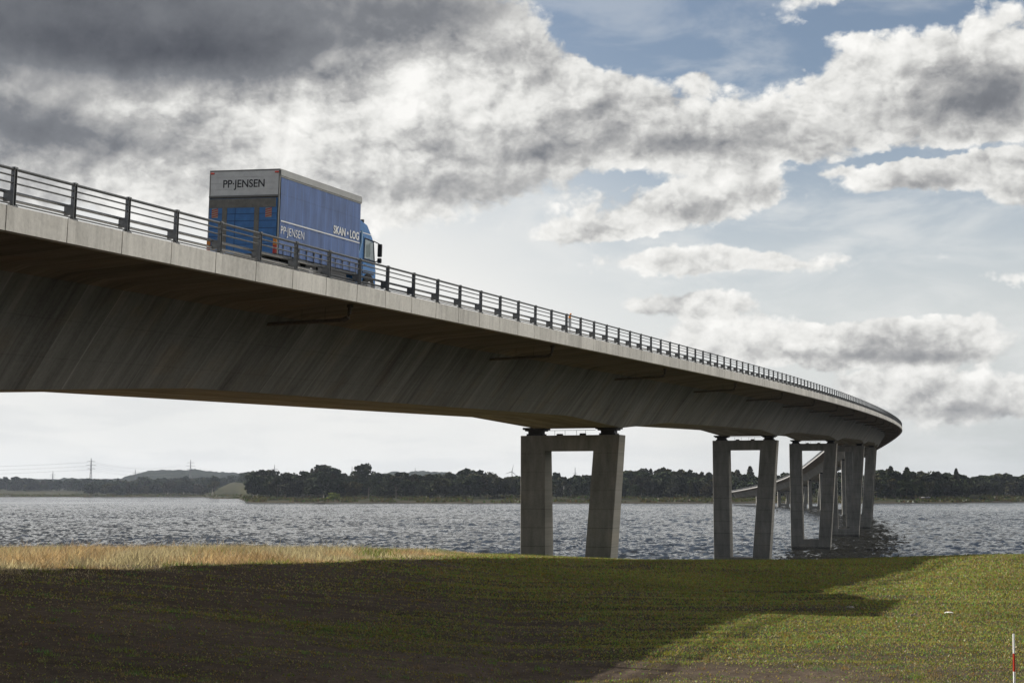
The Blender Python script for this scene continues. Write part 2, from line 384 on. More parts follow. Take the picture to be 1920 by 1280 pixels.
def edge_beam(o0, o1, step, s0, s1):
    m = MB(); n = int((s1-s0)/step)
    sgn = 1 if o1 > o0 else -1
    lo, hi = min(o0,o1), max(o0,o1)
    for i in range(n):
        a = s0+i*step+.02; b = s0+(i+1)*step-.02
        if a > 500: b += .02
        prof = [(o0,.66),(o0,.02),(o0+sgn*.02,.0),(o1-sgn*.03,.03),(o1,.06),(o1,.66)]
        A = [at(a,o,d) for o,d in prof]; B = [at(b,o,d) for o,d in prof]
        for j in range(len(prof)):
            k = (j+1) % len(prof)
            v0, v1 = (.66-prof[j][1]), (.66-prof[k][1])
            m.face([A[j],B[j],B[k],A[k]], [(a,v0),(b,v0),(b,v1),(a,v1)])
        m.face(A[::-1], [(a,.66-d) for o,d in prof][::-1]); m.face(B, [(b,.66-d) for o,d in prof])
    return m
EPH = -.35
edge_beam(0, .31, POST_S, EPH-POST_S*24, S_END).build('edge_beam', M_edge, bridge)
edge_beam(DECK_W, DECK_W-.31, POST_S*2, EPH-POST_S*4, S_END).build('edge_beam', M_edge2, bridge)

# parapets (railing): posts on the edge beam, six rails
RAILS = [(.955,.10,.042,.0), (.785,.10,.024,.0), (.60,.10,.024,.0), (.405,.36,.045,1), (.20,.36,.040,1), (.065,.12,.022,.0)]
def parapet(name, side, n0, n1, s_off):
    par = bpy.data.objects.new(name, None); COL.objects.link(par); par.parent = bridge
    def A(s, o, d): return at(s, o, d) if side > 0 else at(s, DECK_W-o, d)
    for h, o, r, boxy in RAILS:
        m = MB(); pts = [A(s_off+k*POST_S, o, -h) for k in range(n0, n1)]
        far = [p for i, p in enumerate(pts)]
        m.tube(far, r, 6 if not boxy else 4)
        m.build('rail', M_steel, par)
    return par, A
def lean(s): return float(np.interp(s, [0, 30, 70], [.035, .02, .0]))
def post_mb(A, s, m):
    a = head(s); ax = Vector((math.sin(a), math.cos(a), 0)); tx = Vector((-math.cos(a), math.sin(a), 0))
    b = A(s, .10, .02); t = b + Vector((0,0,1.0)) - tx*lean(s)
    def pl(c, w, l, dz0, dz1):
        vs = []
        for z in (dz0, dz1):
            q = b.lerp(t, z/1.0)
            for i, j in ((-1,-1),(1,-1),(1,1),(-1,1)): vs.append(q + c + ax*l*i + tx*w*j)
        m.hexa(vs)
    Z = Vector((0,0,0))
    pl(ax*.052, .055, .007, 0, 1.0); pl(-ax*.052, .055, .007, 0, 1.0); pl(Z, .006, .045, 0, 1.0)      # H section
    pl(Z, .065, .068, .985, 1.03)                                                  # cap bracket under the top rail
    pl(Z, .10, .10, -.005, .03)                                                     # base plate
    for i in (-1, 1):
        for j in (-1, 1): pl(ax*.075*i + tx*.075*j, .012, .012, .03, .07)            # bolts
    pl(tx*.16, .105, .05, .16, .44)                                                 # spacer block for the guard rails
par, An = parapet('parapet', 1, -24, int(S_END/POST_S), 0.0)
for k in range(-1, 99):
    m = MB(); post_mb(An, k*POST_S, m); m.build('post', M_steel, par)
m = MB()
for k in range(99, int(S_END/POST_S)): post_mb(An, k*POST_S, m)
o = m.build('post', M_steel, par); o['kind'] = 'stuff'
par2, Af = parapet('parapet', -1, -20, int(S_END/POST_S), 0.0)
m = MB()
for k in range(0, int(S_END/POST_S)):
    s = k*POST_S; p = Af(s, .10, 0); a = head(s); ax = Vector((math.sin(a), math.cos(a), 0)); tx = Vector((math.cos(a), -math.sin(a), 0))
    m.hexa([p + ax*.055*i + tx*.055*j + Vector((0,0,z)) for z in (0,1.02) for i,j in ((-1,-1),(1,-1),(1,1),(-1,1))])
o = m.build('post', M_steel, par2); o['kind'] = 'stuff'

# drain pipes under the cantilever
sp = 21.9 - 25*3
while sp < S_END-20:
    if sp > -40:
        m = MB()
        pts = [at(sp, 1.15, .62), at(sp, 1.17, .95), at(sp, 1.30, 1.14), at(sp, 1.55, 1.20), at(sp, 5.0, 1.34)]
        m.tube(pts, .075, 8); m.tube([at(sp, 1.15, .60), at(sp, 1.15, .72)], .13, 10); m.tube([at(sp,1.2,1.08), at(sp,1.42,1.2)], .10, 8)
        for q in (2.2, 3.2, 4.2): m.tube([at(sp, q, .70), at(sp, q, 1.25)], .012, 4)
        m.build('drain_pipe', M_pipe, bridge, smooth=False)
    sp += 25.0

# ------------------------------------------------------------------ near land
BY = [-300,-100,0,25,40,60,89,100,110,120,135,150,165,200,400]
BH = [3.7,4.0,4.06,4.02,3.88,3.68,3.6,3.95,4.32,4.72,5.35,6.9,10.2,14,16]
def below(X, Y):
    X = np.asarray(X, float); Y = np.asarray(Y, float)
    h = np.interp(Y, BY, BH)
    rise = .08*np.minimum(-np.minimum(X, 0), np.interp(Y, [0,44,50,56,67,90], [40,34,19,12.2,8.6,0]))
    h = h - rise
    h = h + np.interp(X, [0,10,22,34,80], [0,.62,.58,.12,0])*np.interp(Y, [95,130], [0,1])
    h = h + .33*np.interp(X, [-2,7,20,32], [0,1,1,.0])*np.interp(Y, [55,80,100,125], [0,1,.8,0])
    h = h - .17*(fbm(X/5.5+30, Y/1.15, 3, 17)-.5)*np.interp(Y, [20,60,100], [1,1,.2])
    h = h - .10*(fbm(X/9+50, Y/9+50, 3)-.5) - .05*(fbm(X/1.7+90, Y/1.7, 2, 5)-.5)
    return h
def gz(X, Y): return EYE - below(X, Y)
gx = np.concatenate([np.arange(-160,-60,4), np.arange(-60,70,.4), np.arange(70,170,4)]); gy = np.concatenate([np.arange(-120,16,4), np.arange(16,60,.25), np.arange(60,150,.5), np.arange(150,220,3)])
GX, GY = np.meshgrid(gx, gy); vv = np.stack([GX, GY, gz(GX, GY)], -1).reshape(-1, 3)
nx, ny = len(gx), len(gy); ii = np.arange(nx-1)[None,:] + np.arange(ny-1)[:,None]*nx
ff = np.stack([ii, ii+1, ii+1+nx, ii+nx], -1).reshape(-1, 4)
def patch(X, Y):   # 0 = bare soil, 1 = green growth; follows the field, not the light
    X = np.asarray(X, float); Y = np.asarray(Y, float)
    f = .62*fbm(X/6.5+7, Y/7+3, 4, 21) + .38*fbm(X/3.5+7, Y/.9+3, 3, 23)
    side = np.interp(X + .06*(Y-40), [-14,-5,2,9,16], [-.32,-.24,-.02,.17,.27])
    return np.clip((f-.5)*3.2 + .5 + side*2.2, 0, 1)
def soil_build(t, b):
    at_ = t.new('ShaderNodeVertexColor'); at_.layer_name = 'tone'
    tcn = t.new('ShaderNodeTexCoord'); v = tcn.outputs['Object']
    n = t.noise(v, 2.2, 8, .7); n2 = t.noise(v, 22, 4, .7)
    k = t.m('MULTIPLY', t.lin(n.outputs['Fac'], .3, .7, .6, 1.4), t.lin(n2.outputs['Fac'], .3, .7, .6, 1.45))
    d = t.n.new('ShaderNodeVectorMath'); d.operation = 'SCALE'; t.l.new(at_.outputs[0], d.inputs[0]); t.l.new(k, d.inputs['Scale'])
    t.l.new(d.outputs[0], b.inputs['Base Color'])
    bp = t.new('ShaderNodeBump'); bp.inputs['Distance'].default_value = .06; bp.inputs['Strength'].default_value = 1
    t.l.new(t.m('ADD', n.outputs['Fac'], t.m('MULTIPLY', n2.outputs['Fac'], .4)), bp.inputs['Height']); t.l.new(bp.outputs[0], b.inputs['Normal'])
M_soil = mat('field_soil', (.1,.08,.06), .95, 0, soil_build, .1)
pc = patch(vv[:,0], vv[:,1])[:,None]
lowpatch = np.clip((fbm(vv[:,0]/10, vv[:,1]/10, 3, 77)-.45)*4, 0, 1)[:,None]
scol = (1-pc)*np.array([.066,.050,.038]) + pc*np.array([.046,.045,.024]); scol = scol*(.85+.3*lowpatch)
ground = np_mesh('ground', vv, ff, 4, M_soil, scol, smooth=True); tag(ground, kind='structure')

# ------------------------------------------------------------------ piers
def make_pier(s):
    a = head(s); c = at(s, 0, 0, False)
    pier = bpy.data.objects.new('pier', None); COL.objects.link(pier); pier.parent = bridge
    ztop = c.z - 4.9455
    base = at(s, 10.6, 0, False)
    gnd = float(gz(base.x, base.y)) if base.y < 150 else -1
    onland = gnd > 0.2
    zb = (gnd-1.0) if onland else -1.0
    shore = base.y > 1330
    if shore: zb = 0.0
    pier.location = (base.x, base.y, ztop); pier.rotation_euler = (0,0,-a)    # local: x = towards near edge (right), y = along
    Hh = ztop - zb; o0 = 10.6
    ht, hb = .85, 1.05                     # half thickness
    def leg(xa_t, xb_t, la, lb):
        xa_b, xb_b = xa_t+la*Hh, xb_t+lb*Hh
        m = MB(); n = 1
        m.hexa([(xa_b,-hb,-Hh),(xb_b,-hb,-Hh),(xb_b,hb,-Hh),(xa_b,hb,-Hh),(xa_t,-ht,0),(xb_t,-ht,0),(xb_t,ht,0),(xa_t,ht,0)])
        return m.build('leg', M_pier, pier, bevel=.04)
    # inner leg stands upright, outer leg leans outwards
    L0, L1 = -3.868, -3.868+1.92; R0, R1 = 3.868-1.95, 3.868
    leg(L0, L1, .004, .008); leg(R0, R1, -.080, -.078)
    def between(z0, z1, name, inset):
        m = MB()
        def xl(z): return L1 - .008*z
        def xr(z): return R0 + .080*z
        def t(z): return ht + (hb-ht)*(-z/Hh) - inset
        vs = []
        for z in (z0, z1): vs += [(xl(z)-.05,-t(z),z),(xr(z)+.05,-t(z),z),(xr(z)+.05,t(z),z),(xl(z)-.05,t(z),z)]
        m.hexa(vs); return m.build(name, M_pier, pier)
    between(-1.16, -.004, 'cross_beam', .006)
    if not onland and not shore and Hh > 6: between(-Hh, -Hh+1.0+1.85, 'base_wall', .006)
    for x in (L0+1.0, R1-1.05):
        m = MB(); m.box((x-.62,-.55,.0),(x+.62,.55,.14)); m.box((x-.52,-.45,.14),(x+.52,.45,.34)); m.box((x-.72,-.62,.34),(x+.72,.62,.44)); m.box((x-.86,-.75,.44),(x+.86,.75,.60))
        m.build('bearing', M_dark, pier)
    m = MB()
    m.tube([(L0+1.9,-.7,.36),(R1-1.9,-.7,.36)], .015, 4)
    for x in (-1.2,-.4,.5,1.2): m.tube([(x,-.7,.0),(x,-.7,.36)], .015, 4)
    m.box((-1.1,-.6,0),(-.7,-.2,.12)); m.box((.7,-.6,0),(1.1,-.2,.14))
    m.build('handrail', M_dark, pier)
    return pier
for s in piers_s: make_pier(s)

# ------------------------------------------------------------------ water
WAVE = 3.0
def water_build(t, b):
    g = t.new('ShaderNodeNewGeometry'); x, y, z = t.sep(g.outputs['Position'])
    def nz(sx, sy, sc_, det, r=.6, w=None):
        return t.noise(t.xyz(t.m('MULTIPLY', x, sx), t.m('MULTIPLY', y, sy)), sc_, det, r, .3, w=w)
    gust = t.lin(nz(1,.4,.010,4,.6).outputs['Fac'], .38, .62, .40, 1.3)
    accx = accy = None
    for sx, sy, sc_, det, k in ((1,.5,2.2,3,.40), (1,.4,.8,3,.30)):
        cx, cy, _ = t.sep(nz(sx, sy, sc_, det, .6, w=sc_).outputs['Color'])
        ax = t.m('MULTIPLY', t.m('SUBTRACT', cx, .5), k*WAVE); ay = t.m('MULTIPLY', t.m('SUBTRACT', cy, .5), k*1.5*WAVE)
        accx = ax if accx is None else t.m('ADD', accx, ax); accy = ay if accy is None else t.m('ADD', accy, ay)
    v = t.xyz(t.m('MULTIPLY', accx, gust), t.m('MULTIPLY', accy, gust), 1.0)
    n = t.n.new('ShaderNodeVectorMath'); n.operation = 'NORMALIZE'; t.l.new(v, n.inputs[0])
    t.l.new(n.outputs[0], b.inputs['Normal'])
    b.inputs['IOR'].default_value = 1.33
M_water = mat('fjord_water', (.014,.015,.015), .12, 0, water_build)
# wind waves as real relief where they can be told apart, calm sheet beyond
rows = [118.0]
while rows[-1] < 1350: rows.append(rows[-1] + .42*(rows[-1]/150)**1.1)
wr = np.array(rows); wt_ = np.linspace(-.37, .37, 1100); TW, YW = np.meshgrid(wt_, wr); XW = TW*YW
def crest(x, y, seed): return 1 - np.abs(2*vnoise(x, y, seed) - 1)*1.6
amp = .75 + .6*(fbm(XW/70, YW/130, 3, 19) - .35)
HW = 2.5*amp*(.13*crest(XW/3.4 + YW/26, YW/1.9, 1) + .085*crest(XW/1.5 - YW/20, YW/.95, 2) + .13*crest(XW/8 + YW/60, YW/4.6, 3) + .07*vnoise(XW/.7, YW/.6, 4)) - .12
edge_f = np.clip((YW-118)/4, 0, 1)*np.clip((1350-YW)/200, 0, 1)*np.clip((.37-np.abs(TW))/.01, 0, 1); HW = HW*edge_f - .02*(1-edge_f)
nx, ny = len(wt_), len(wr); ii = np.arange(nx-1)[None,:] + np.arange(ny-1)[:,None]*nx
WV = np.stack([XW, YW, HW], -1).reshape(-1,3); WF = np.stack([ii, ii+1, ii+1+nx, ii+nx], -1).reshape(-1,4)
q0 = len(WV); L_, R_, y0_, y1_ = -9000, 9000, 118.0, 1352.0
zz = -.03
fl = [(-9000,-400,zz),(9000,-400,zz),(9000,y0_,zz),(-9000,y0_,zz),(-9000,y1_,zz),(9000,y1_,zz),(9000,12000,zz),(-9000,12000,zz),
      (-.369*y0_,y0_,zz),(.369*y0_,y0_,zz),(-.369*y1_,y1_,zz),(.369*y1_,y1_,zz)]
WF = np.concatenate([WF, np.array([(0,1,2,3),(4,5,6,7),(3,8,10,4),(9,2,5,11)])+q0]); WV = np.concatenate([WV, np.array(fl)])
tag(np_mesh('water', WV, WF, 4, M_water, smooth=True), kind='structure')


# ------------------------------------------------------------------ TRUCK
def text_mesh(txt, size, name, m, parent, depth=.004, bold=0.0, sx=1.0, shear=0.0):
    cu = bpy.data.curves.new(name, 'FONT'); cu.body = txt; cu.size = size; cu.extrude = depth; cu.offset = bold; cu.shear = shear
    tmp = bpy.data.objects.new('tmp', cu); COL.objects.link(tmp)
    dg = bpy.context.evaluated_depsgraph_get(); me = bpy.data.meshes.new_from_object(tmp.evaluated_get(dg))
    bpy.data.objects.remove(tmp); bpy.data.curves.remove(cu)
    co = np.zeros(len(me.vertices)*3, np.float32); me.vertices.foreach_get('co', co); co = co.reshape(-1,3)
    mn = co[:,0].min(); co[:,0] = (co[:,0]-mn)*sx; me.vertices.foreach_set('co', co.ravel()); wd = float(co[:,0].max())
    me.materials.clear(); me.materials.append(m); me.name = name
    o = bpy.data.objects.new(name, me); COL.objects.link(o); o.parent = parent
    return o, wd
M_white = mat('white_panel', (.78,.78,.76), .45, 0, vary(.10, 3))
M_grey = mat('worn_steel_plate', (.20,.19,.165), .6, .2, vary(.25, 5))
M_blue = mat('blue_paint', (.045,.19,.48), .4, 0, vary(.18, 4))
M_blued = mat('blue_groove', (.012,.05,.14), .6)
def curtain_build(t, b):
    tcn = t.new('ShaderNodeTexCoord'); x, y, z = t.sep(tcn.outputs['Object'])
    n = t.noise(t.xyz(t.m('MULTIPLY', y, 1.0), t.m('MULTIPLY', z, .35)), 2.2, 6, .6).outputs['Fac']
    fr = t.m('ABSOLUTE', t.m('SUBTRACT', t.m('FRACT', t.m('MULTIPLY', y, 1/.62)), .5)); seam = t.smooth(fr, .44, .5)
    fz = t.m('ABSOLUTE', t.m('SUBTRACT', t.m('FRACT', t.m('ADD', t.m('MULTIPLY', z, .95), t.m('MULTIPLY', n, .08))), .5)); cre = t.smooth(fz, .46, .5)
    k = t.m('ADD', t.lin(n, .3, .72, .78, 1.35), t.m('ADD', t.m('MULTIPLY', seam, .45), t.m('MULTIPLY', cre, -.18)))
    d = t.n.new('ShaderNodeVectorMath'); d.operation = 'SCALE'; d.inputs[0].default_value = (.060,.118,.300); t.l.new(k, d.inputs['Scale']); t.l.new(d.outputs[0], b.inputs['Base Color'])
    bp = t.new('ShaderNodeBump'); bp.inputs['Distance'].default_value = .03; bp.inputs['Strength'].default_value = .8
    w = t.noise(t.xyz(t.m('MULTIPLY', y, 1.0), t.m('MULTIPLY', z, .25)), 3.0, 3, .5).outputs['Fac']
    t.l.new(t.m('ADD', w, t.m('MULTIPLY', seam, .15)), bp.inputs['Height']); t.l.new(bp.outputs[0], b.inputs['Normal'])
M_curt = mat('tarpaulin', (.07,.11,.28), .45, 0, curtain_build)
M_black = mat('black_plastic', (.018,.018,.02), .5)
M_rub = mat('tyre_rubber', (.02,.02,.02), .9)
M_rim = mat('wheel_rim', (.35,.35,.36), .4, .7)
M_glass = mat('cab_glass', (.30,.36,.38), .06, .0, None, 1.0)
M_letter = mat('white_letter', (.85,.86,.87), .5); M_ink = mat('black_letter', (.02,.02,.022), .5)
M_red = mat('red_reflector', (.50,.035,.02), .35); M_or = mat('orange_reflector', (.75,.26,.02), .35); M_cream = mat('reflector_cream', (.42,.36,.28), .5)
TS, TO = 17.95, 2.25
TWd, TL, TH_ = 2.92, 6.95, 4.04
a = head(TS+4); g = .024; cf = .040
fwd = Vector((math.sin(a), math.cos(a), g)).normalized(); rt = Vector((math.cos(a), -math.sin(a), -cf)); rt = (rt - fwd*rt.dot(fwd)).normalized(); up = rt.cross(fwd)
org = at(TS, TO, 0, False) + Vector((0,0,.10)) - rt*(TWd/2)
truck = empty('curtain_side_truck')
truck.matrix_world = Matrix(((rt.x,fwd.x,up.x,org.x),(rt.y,fwd.y,up.y,org.y),(rt.z,fwd.z,up.z,org.z),(0,0,0,1)))
tag(truck, 'blue curtain side truck with white upper rear panel driving away across the bridge', 'truck')
hw = TWd/2; T = TH_
m = MB(); m.box((-hw+.03,.03,1.02),(hw-.03,TL-.02,T-.02)); m.box((-hw+.05,.1,.86),(hw-.05,TL-.1,1.02)); m.build('cargo_body', M_grey, truck)
m = MB(); m.box((-hw-.005,-.0,T-.05),(hw+.005,TL+.01,T+.0)); m.box((hw-.02,.0,T-.26),(hw+.035,TL,T-.052)); m.box((-hw-.035,.0,T-.26),(-hw+.02,TL,T-.052)); m.box((hw-.01,.02,T-.31),(hw+.015,TL-.02,T-.262))
m.build('roof_rail', M_white if False else mat('aluminium_rail', (.34,.34,.33), .45, .5, vary(.12,3)), truck, bevel=.012)
for sx in (1,-1):
    m = MB(); x = sx*(hw+.01); ns = 70; rows = [(T-.32), 3.0, 2.2, 1.5, .92]
    vs = []
    for k in range(ns+1):
        y = .07 + (TL-.14)*k/ns
        for z in rows: vs.append((x + sx*(.012*math.sin(k*2*math.pi/7.0) + .006*math.sin(k*1.7+z*3)), y, z))
    nr = len(rows); fs = []
    for k in range(ns):
        for j in range(nr-1):
            q = (k*nr+j, (k+1)*nr+j, (k+1)*nr+j+1, k*nr+j+1); fs.append(q if sx < 0 else q[::-1])
    m.raw(vs, fs); cur = m.build('side_curtain', M_curt, truck, smooth=True)
    if sx > 0:
        m = MB(); xs = hw+.034
        m.box((xs,.1,T-1.93),(xs+.004,TL-.12,T-1.885)); m.build('stripe', M_letter, cur)
        o, w = text_mesh('PP·JENSEN', .40, 'lettering', M_letter, cur, bold=-.002, sx=.86*1.9/2.2)
        o.matrix_local = Matrix(((0,0,1,xs),(1,0,0,.13),(0,1,0,T-2.38),(0,0,0,1)))
        o.data.update(); sc_w = 1.85/w; o.scale = (sc_w*1.0, 1.06, 1)
        o, w = text_mesh('SKAN • LOG', .44, 'lettering', M_letter, cur, bold=.012)
        o.matrix_local = Matrix(((0,0,1,xs),(1,0,0,TL-.20-2.32),(0,1,0,T-1.80),(0,0,0,1))); o.scale = (2.32/w, .98, 1)
        m = MB()
        for k in range(11):
            y = .35+k*.62; m.box((xs,y,.80),(xs+.012,y+.035,1.28)); m.box((xs,y-.02,1.18),(xs+.02,y+.055,1.27))
        m.build('curtain_strap', M_black, cur)
# rear: white panel, frame and tail lift
m = MB()
for k in range(4): m.box((-hw+.04,-.03,T-.06-.225*(k+1)+.006),(hw-.04,.03,T-.06-.225*k))
wp = m.build('rear_panel', M_white, truck)
m = MB(); m.box((-hw-.0,-.055,T-1.02),(hw-.0,.03,T-.965)); m.box((-hw,-.04,T-.055),(hw,.03,T-.01)); m.box((hw-.045,-.035,.9),(hw,.03,T-.06)); m.box((-hw,-.035,.9),(-hw+.045,.03,T-.06))
m.build('rear_frame', mat('frame_metal', (.22,.22,.21), .5, .4), truck)
o, w = text_mesh('PP·JENSEN', .44, 'lettering', M_ink, wp, bold=.004); o.matrix_local = Matrix(((1,0,0,-hw+.58),(0,0,-1,-.034),(0,1,0,T-.66),(0,0,0,1))); o.scale = (1.72/w, .92, 1)
for x in (-hw+.12, hw-.12):
    m = MB(); m.tube([(x-.07,-.05,T-.13),(x+.07,-.05,T-.13)], .03, 8); m.build('marker_light', M_red, truck)
m = MB(); m.box((-hw+.06,-.06,.92),(hw-.06,.0,T-1.08)); tl = m.build('tail_lift', M_blue, truck)
m = MB(); m.box((-hw+.055,-.075,T-1.42),(hw-.10,-.061,T-1.09)); 
for x in (-hw+.60, hw-.98): m.box((x,-.073,.95),(x+.20,-.061,T-1.422))
m.build('lift_plate', M_grey, tl)
m = MB()
for z in (1.25,1.55,1.85,2.12,2.38): m.box((-hw+.07,-.064,z),(hw-.07,-.0605,z+.02))
m.box((-.33,-.064,.95),(-.31,-.0605,2.6)); m.build('groove', M_blued, tl)
for x in (-hw+.16, hw-.52):
    m = MB(); m.box((x,-.068,T-1.79),(x+.26,-.061,T-1.44)); hp = m.build('hazard_plate', M_cream, tl)
    m = MB()
    for k in range(4):
        z = T-1.78+k*.082
        m.face([(x,-.0705,z),(x+.26,-.0705,z+.06),(x+.26,-.0705,z+.098),(x,-.0705,z+.038)])
    m.build('hazard_stripe', M_red, hp)
for x in (-hw+.01, hw-.15):
    m = MB(); m.box((x,-.09,.92),(x+.14,-.062,1.22)); m.build('tail_light', M_red, truck)
    m = MB(); m.box((x,-.09,1.222),(x+.14,-.062,1.50)); m.build('indicator_light', M_or, truck)
m = MB(); m.box((-hw+.05,-.03,.42),(hw-.05,.08,.58)); m.box((-.5,.1,.58),(-.35,7.6,.86)); m.box((.35,.1,.58),(.5,7.6,.86)); m.box((hw-.35,3.4,.45),(hw-.06,5.9,.86)); m.box((-hw+.06,3.4,.45),(-hw+.35,5.9,.86))
m.build('chassis', M_black, truck)
for y in (1.5, 2.8, 8.05):
    for sx in (1,-1):
        w = .30 if y > 5 else .52
        x0 = sx*(hw-.04); x1 = x0 - sx*w
        wh = bpy.data.objects.new('wheel', None); COL.objects.link(wh); wh.parent = truck
        m = MB(); m.tube([(x0-sx*.0,y,.5),(x0-sx*.02,y,.5),(x1+sx*.02,y,.5),(x1,y,.5)], [.46,.50,.50,.46], 22); m.build('tyre', M_rub, wh)
        m = MB(); m.tube([(x0+sx*.015,y,.5),(x0-sx*.05,y,.5)], [.16,.28], 16); m.build('rim', M_rim, wh)
# cab
c0 = TL+.12
prof = [(c0,.55),(c0,3.02),(c0+.10,3.16),(c0+.85,3.02),(c0+1.2,2.72),(c0+1.5,2.42),(c0+1.72,1.55),(c0+1.80,1.30),(c0+1.80,.40),(c0+.05,.40)]
cw = hw-.14; m = MB(); n = len(prof)
vs = [(-cw,y,z) for y,z in prof] + [(cw,y,z) for y,z in prof]
fs = [tuple(range(n)), tuple(range(2*n-1, n-1, -1))] + [(i,n+i,n+(i+1)%n,(i+1)%n) for i in range(n)]
m.raw(vs, fs); cab = m.build('cab', M_blue, truck, bevel=.07)
m = MB(); x = cw+.006
m.face([(x,c0+.62,1.62),(x,c0+1.55,1.62),(x,c0+1.40,2.36),(x,c0+.66,2.40)]); m.build('side_window', M_glass, cab)
m = MB(); m.face([(-x,c0+.62,1.62),(-x,c0+.66,2.40),(-x,c0+1.40,2.36),(-x,c0+1.55,1.62)]); m.build('side_window', M_glass, cab)
m = MB(); m.face([(-cw+.1,c0+1.525,2.36),(-cw+.1,c0+1.725,1.58),(cw-.1,c0+1.725,1.58),(cw-.1,c0+1.525,2.36)][::-1]); m.build('windscreen', M_glass, cab)
m = MB()
for y0,z0,y1,z1 in ((.58,1.58,.60,2.44),(.60,2.44,1.44,2.40),(1.44,2.40,1.60,1.58),(.58,1.58,1.60,1.58)): m.tube([(x,c0+y0,z0),(x,c0+y1,z1)], .025, 5)
m.tube([(x,c0+.45,.6),(x,c0+.50,2.5)], .012, 4); m.box((x-.01,c0+.62,1.30),(x+.02,c0+.82,1.36)); m.build('door_trim', M_black, cab)
m = MB(); m.box((x-.02,c0+.02,2.62),(x+.004,c0+1.2,2.66)); m.build('stripe', M_letter, cab)
m = MB(); m.box((x-.05,c0+.35,.38),(x+.03,c0+1.6,.60)); m.box((x-.05,c0+.45,1.0),(x+.02,c0+1.55,1.06)); m.build('step', M_black, cab)
m = MB(); m.tube([(x-.02,c0+.03,1.7),(x+.05,c0+.15,2.2),(x+.02,c0+.25,2.7)], .05, 6); m.build('air_deflector', mat('light_blue_panel',(.25,.42,.62),.4), cab)
for sx in (1,-1):
    mr = bpy.data.objects.new('mirror', None); COL.objects.link(mr); mr.parent = cab
    m = MB(); m.tube([(sx*cw,c0+1.46,2.42),(sx*(cw+.24),c0+1.52,2.30)], .025, 6); m.tube([(sx*cw,c0+1.6,1.55),(sx*(cw+.24),c0+1.56,1.62)], .025, 6); m.build('mirror_arm', M_black, mr)
    m = MB(); m.box((sx*(cw+.27)-.09,c0+1.46,1.76),(sx*(cw+.27)+.10,c0+1.59,2.30)); m.box((sx*(cw+.27)-.09,c0+1.46,1.50),(sx*(cw+.27)+.09,c0+1.59,1.71)); m.build('mirror_housing', M_black, mr, bevel=.04)
m = MB(); m.tube([(cw-.3,c0+.95,3.02),(cw-.3,c0+.95,3.2)], .05, 8); m.box((cw-.36,c0+.9,3.14),(cw-.24,c0+1.0,3.26)); m.build('beacon', M_black, cab)
m = MB(); m.box((-cw+.05,c0+1.75,.42),(cw-.05,c0+1.87,1.25)); m.build('grille', M_black, cab)
for sx in (1,-1):
    m = MB(); m.box((sx*(cw-.3)-.2,c0+1.78,.62),(sx*(cw-.3)+.2,c0+1.89,.82)); m.build('headlight', M_letter, cab)

# small white and orange marker fixed inside the parapet
p = at(47.6, .42, 0); mk = empty('navigation_marker', p); mk.rotation_euler = (0,0,-head(47.6)); mk.location.z += 0.0
tag(mk, 'slim white marker with an orange top fixed to the bridge parapet', 'marker')
m = MB(); m.tube([(0,0,.0),(0,0,.5)], .02, 6); m.build('bracket', M_steel, mk)
m = MB(); m.box((-.07,-.06,.38),(.07,.06,.86)); m.build('marker_body', M_letter, mk, bevel=.01)
m = MB(); m.tube([(0,0,.86),(0,0,.98),(.03,0,1.10),(.08,0,1.16)], [.06,.075,.06,.03], 8); m.build('marker_top', M_or, mk)

# ------------------------------------------------------------------ field plants and dry reeds near the camera
def leaf_mat(name, trans=.45, rough=.55):
    m = bpy.data.materials.new(name); m.use_nodes = True; t = NT(m.node_tree); t.n.clear()
    vc = t.new('ShaderNodeVertexColor'); vc.layer_name = 'tone'
    d = t.new('ShaderNodeBsdfDiffuse'); tr = t.new('ShaderNodeBsdfTranslucent'); gl = t.new('ShaderNodeBsdfGlossy'); gl.inputs['Roughness'].default_value = rough
    gl.inputs[0].default_value = (.3,.3,.3,1)
    t.l.new(vc.outputs[0], d.inputs[0])
    tc2 = t.mix(1.0, vc.outputs[0], (1.08,1.12,.85,1), 'MULTIPLY'); t.l.new(tc2, tr.inputs[0])
    mx = t.new('ShaderNodeMixShader'); mx.inputs[0].default_value = trans; t.l.new(d.outputs[0], mx.inputs[1]); t.l.new(tr.outputs[0], mx.inputs[2])
    m2 = t.new('ShaderNodeMixShader'); m2.inputs[0].default_value = .03; t.l.new(mx.outputs[0], m2.inputs[1]); t.l.new(gl.outputs[0], m2.inputs[2])
    o = t.new('ShaderNodeOutputMaterial'); t.l.new(m2.outputs[0], o.inputs[0])
    return m
M_leaf = leaf_mat('clover_leaf', .5, .4); M_straw = leaf_mat('dry_grass', .5, .5)
def blades(n, X, Y, Z, h, w, col, lean_=.5):
    """one triangle per blade"""
    ang = rng.uniform(0, 2*np.pi, n); la = rng.uniform(0, 2*np.pi, n); ll = rng.uniform(0, lean_, n)*h
    dxv, dyv = np.cos(ang)*w/2, np.sin(ang)*w/2
    A = np.stack([X-dxv, Y-dyv, Z], -1); B = np.stack([X+dxv, Y+dyv, Z], -1); C = np.stack([X+np.cos(la)*ll, Y+np.sin(la)*ll, Z+h], -1)
    v = np.stack([A,B,C], 1).reshape(-1,3); f = np.arange(3*n).reshape(-1,3); c = np.repeat(col, 3, axis=0)
    return v, f, c
N = 1050000
Yv = np.exp(rng.uniform(np.log(24), np.log(137), N)); tv = rng.uniform(-.42, .58, N); Xv = tv*Yv
pt = patch(Xv, Yv); keep = rng.uniform(0,1,N) < (.10 + .90*pt)
Xv, Yv, pt = Xv[keep], Yv[keep], pt[keep]; n = len(Xv)
sz = .036*(Yv/30)**.8*rng.uniform(.5,1.6,n)
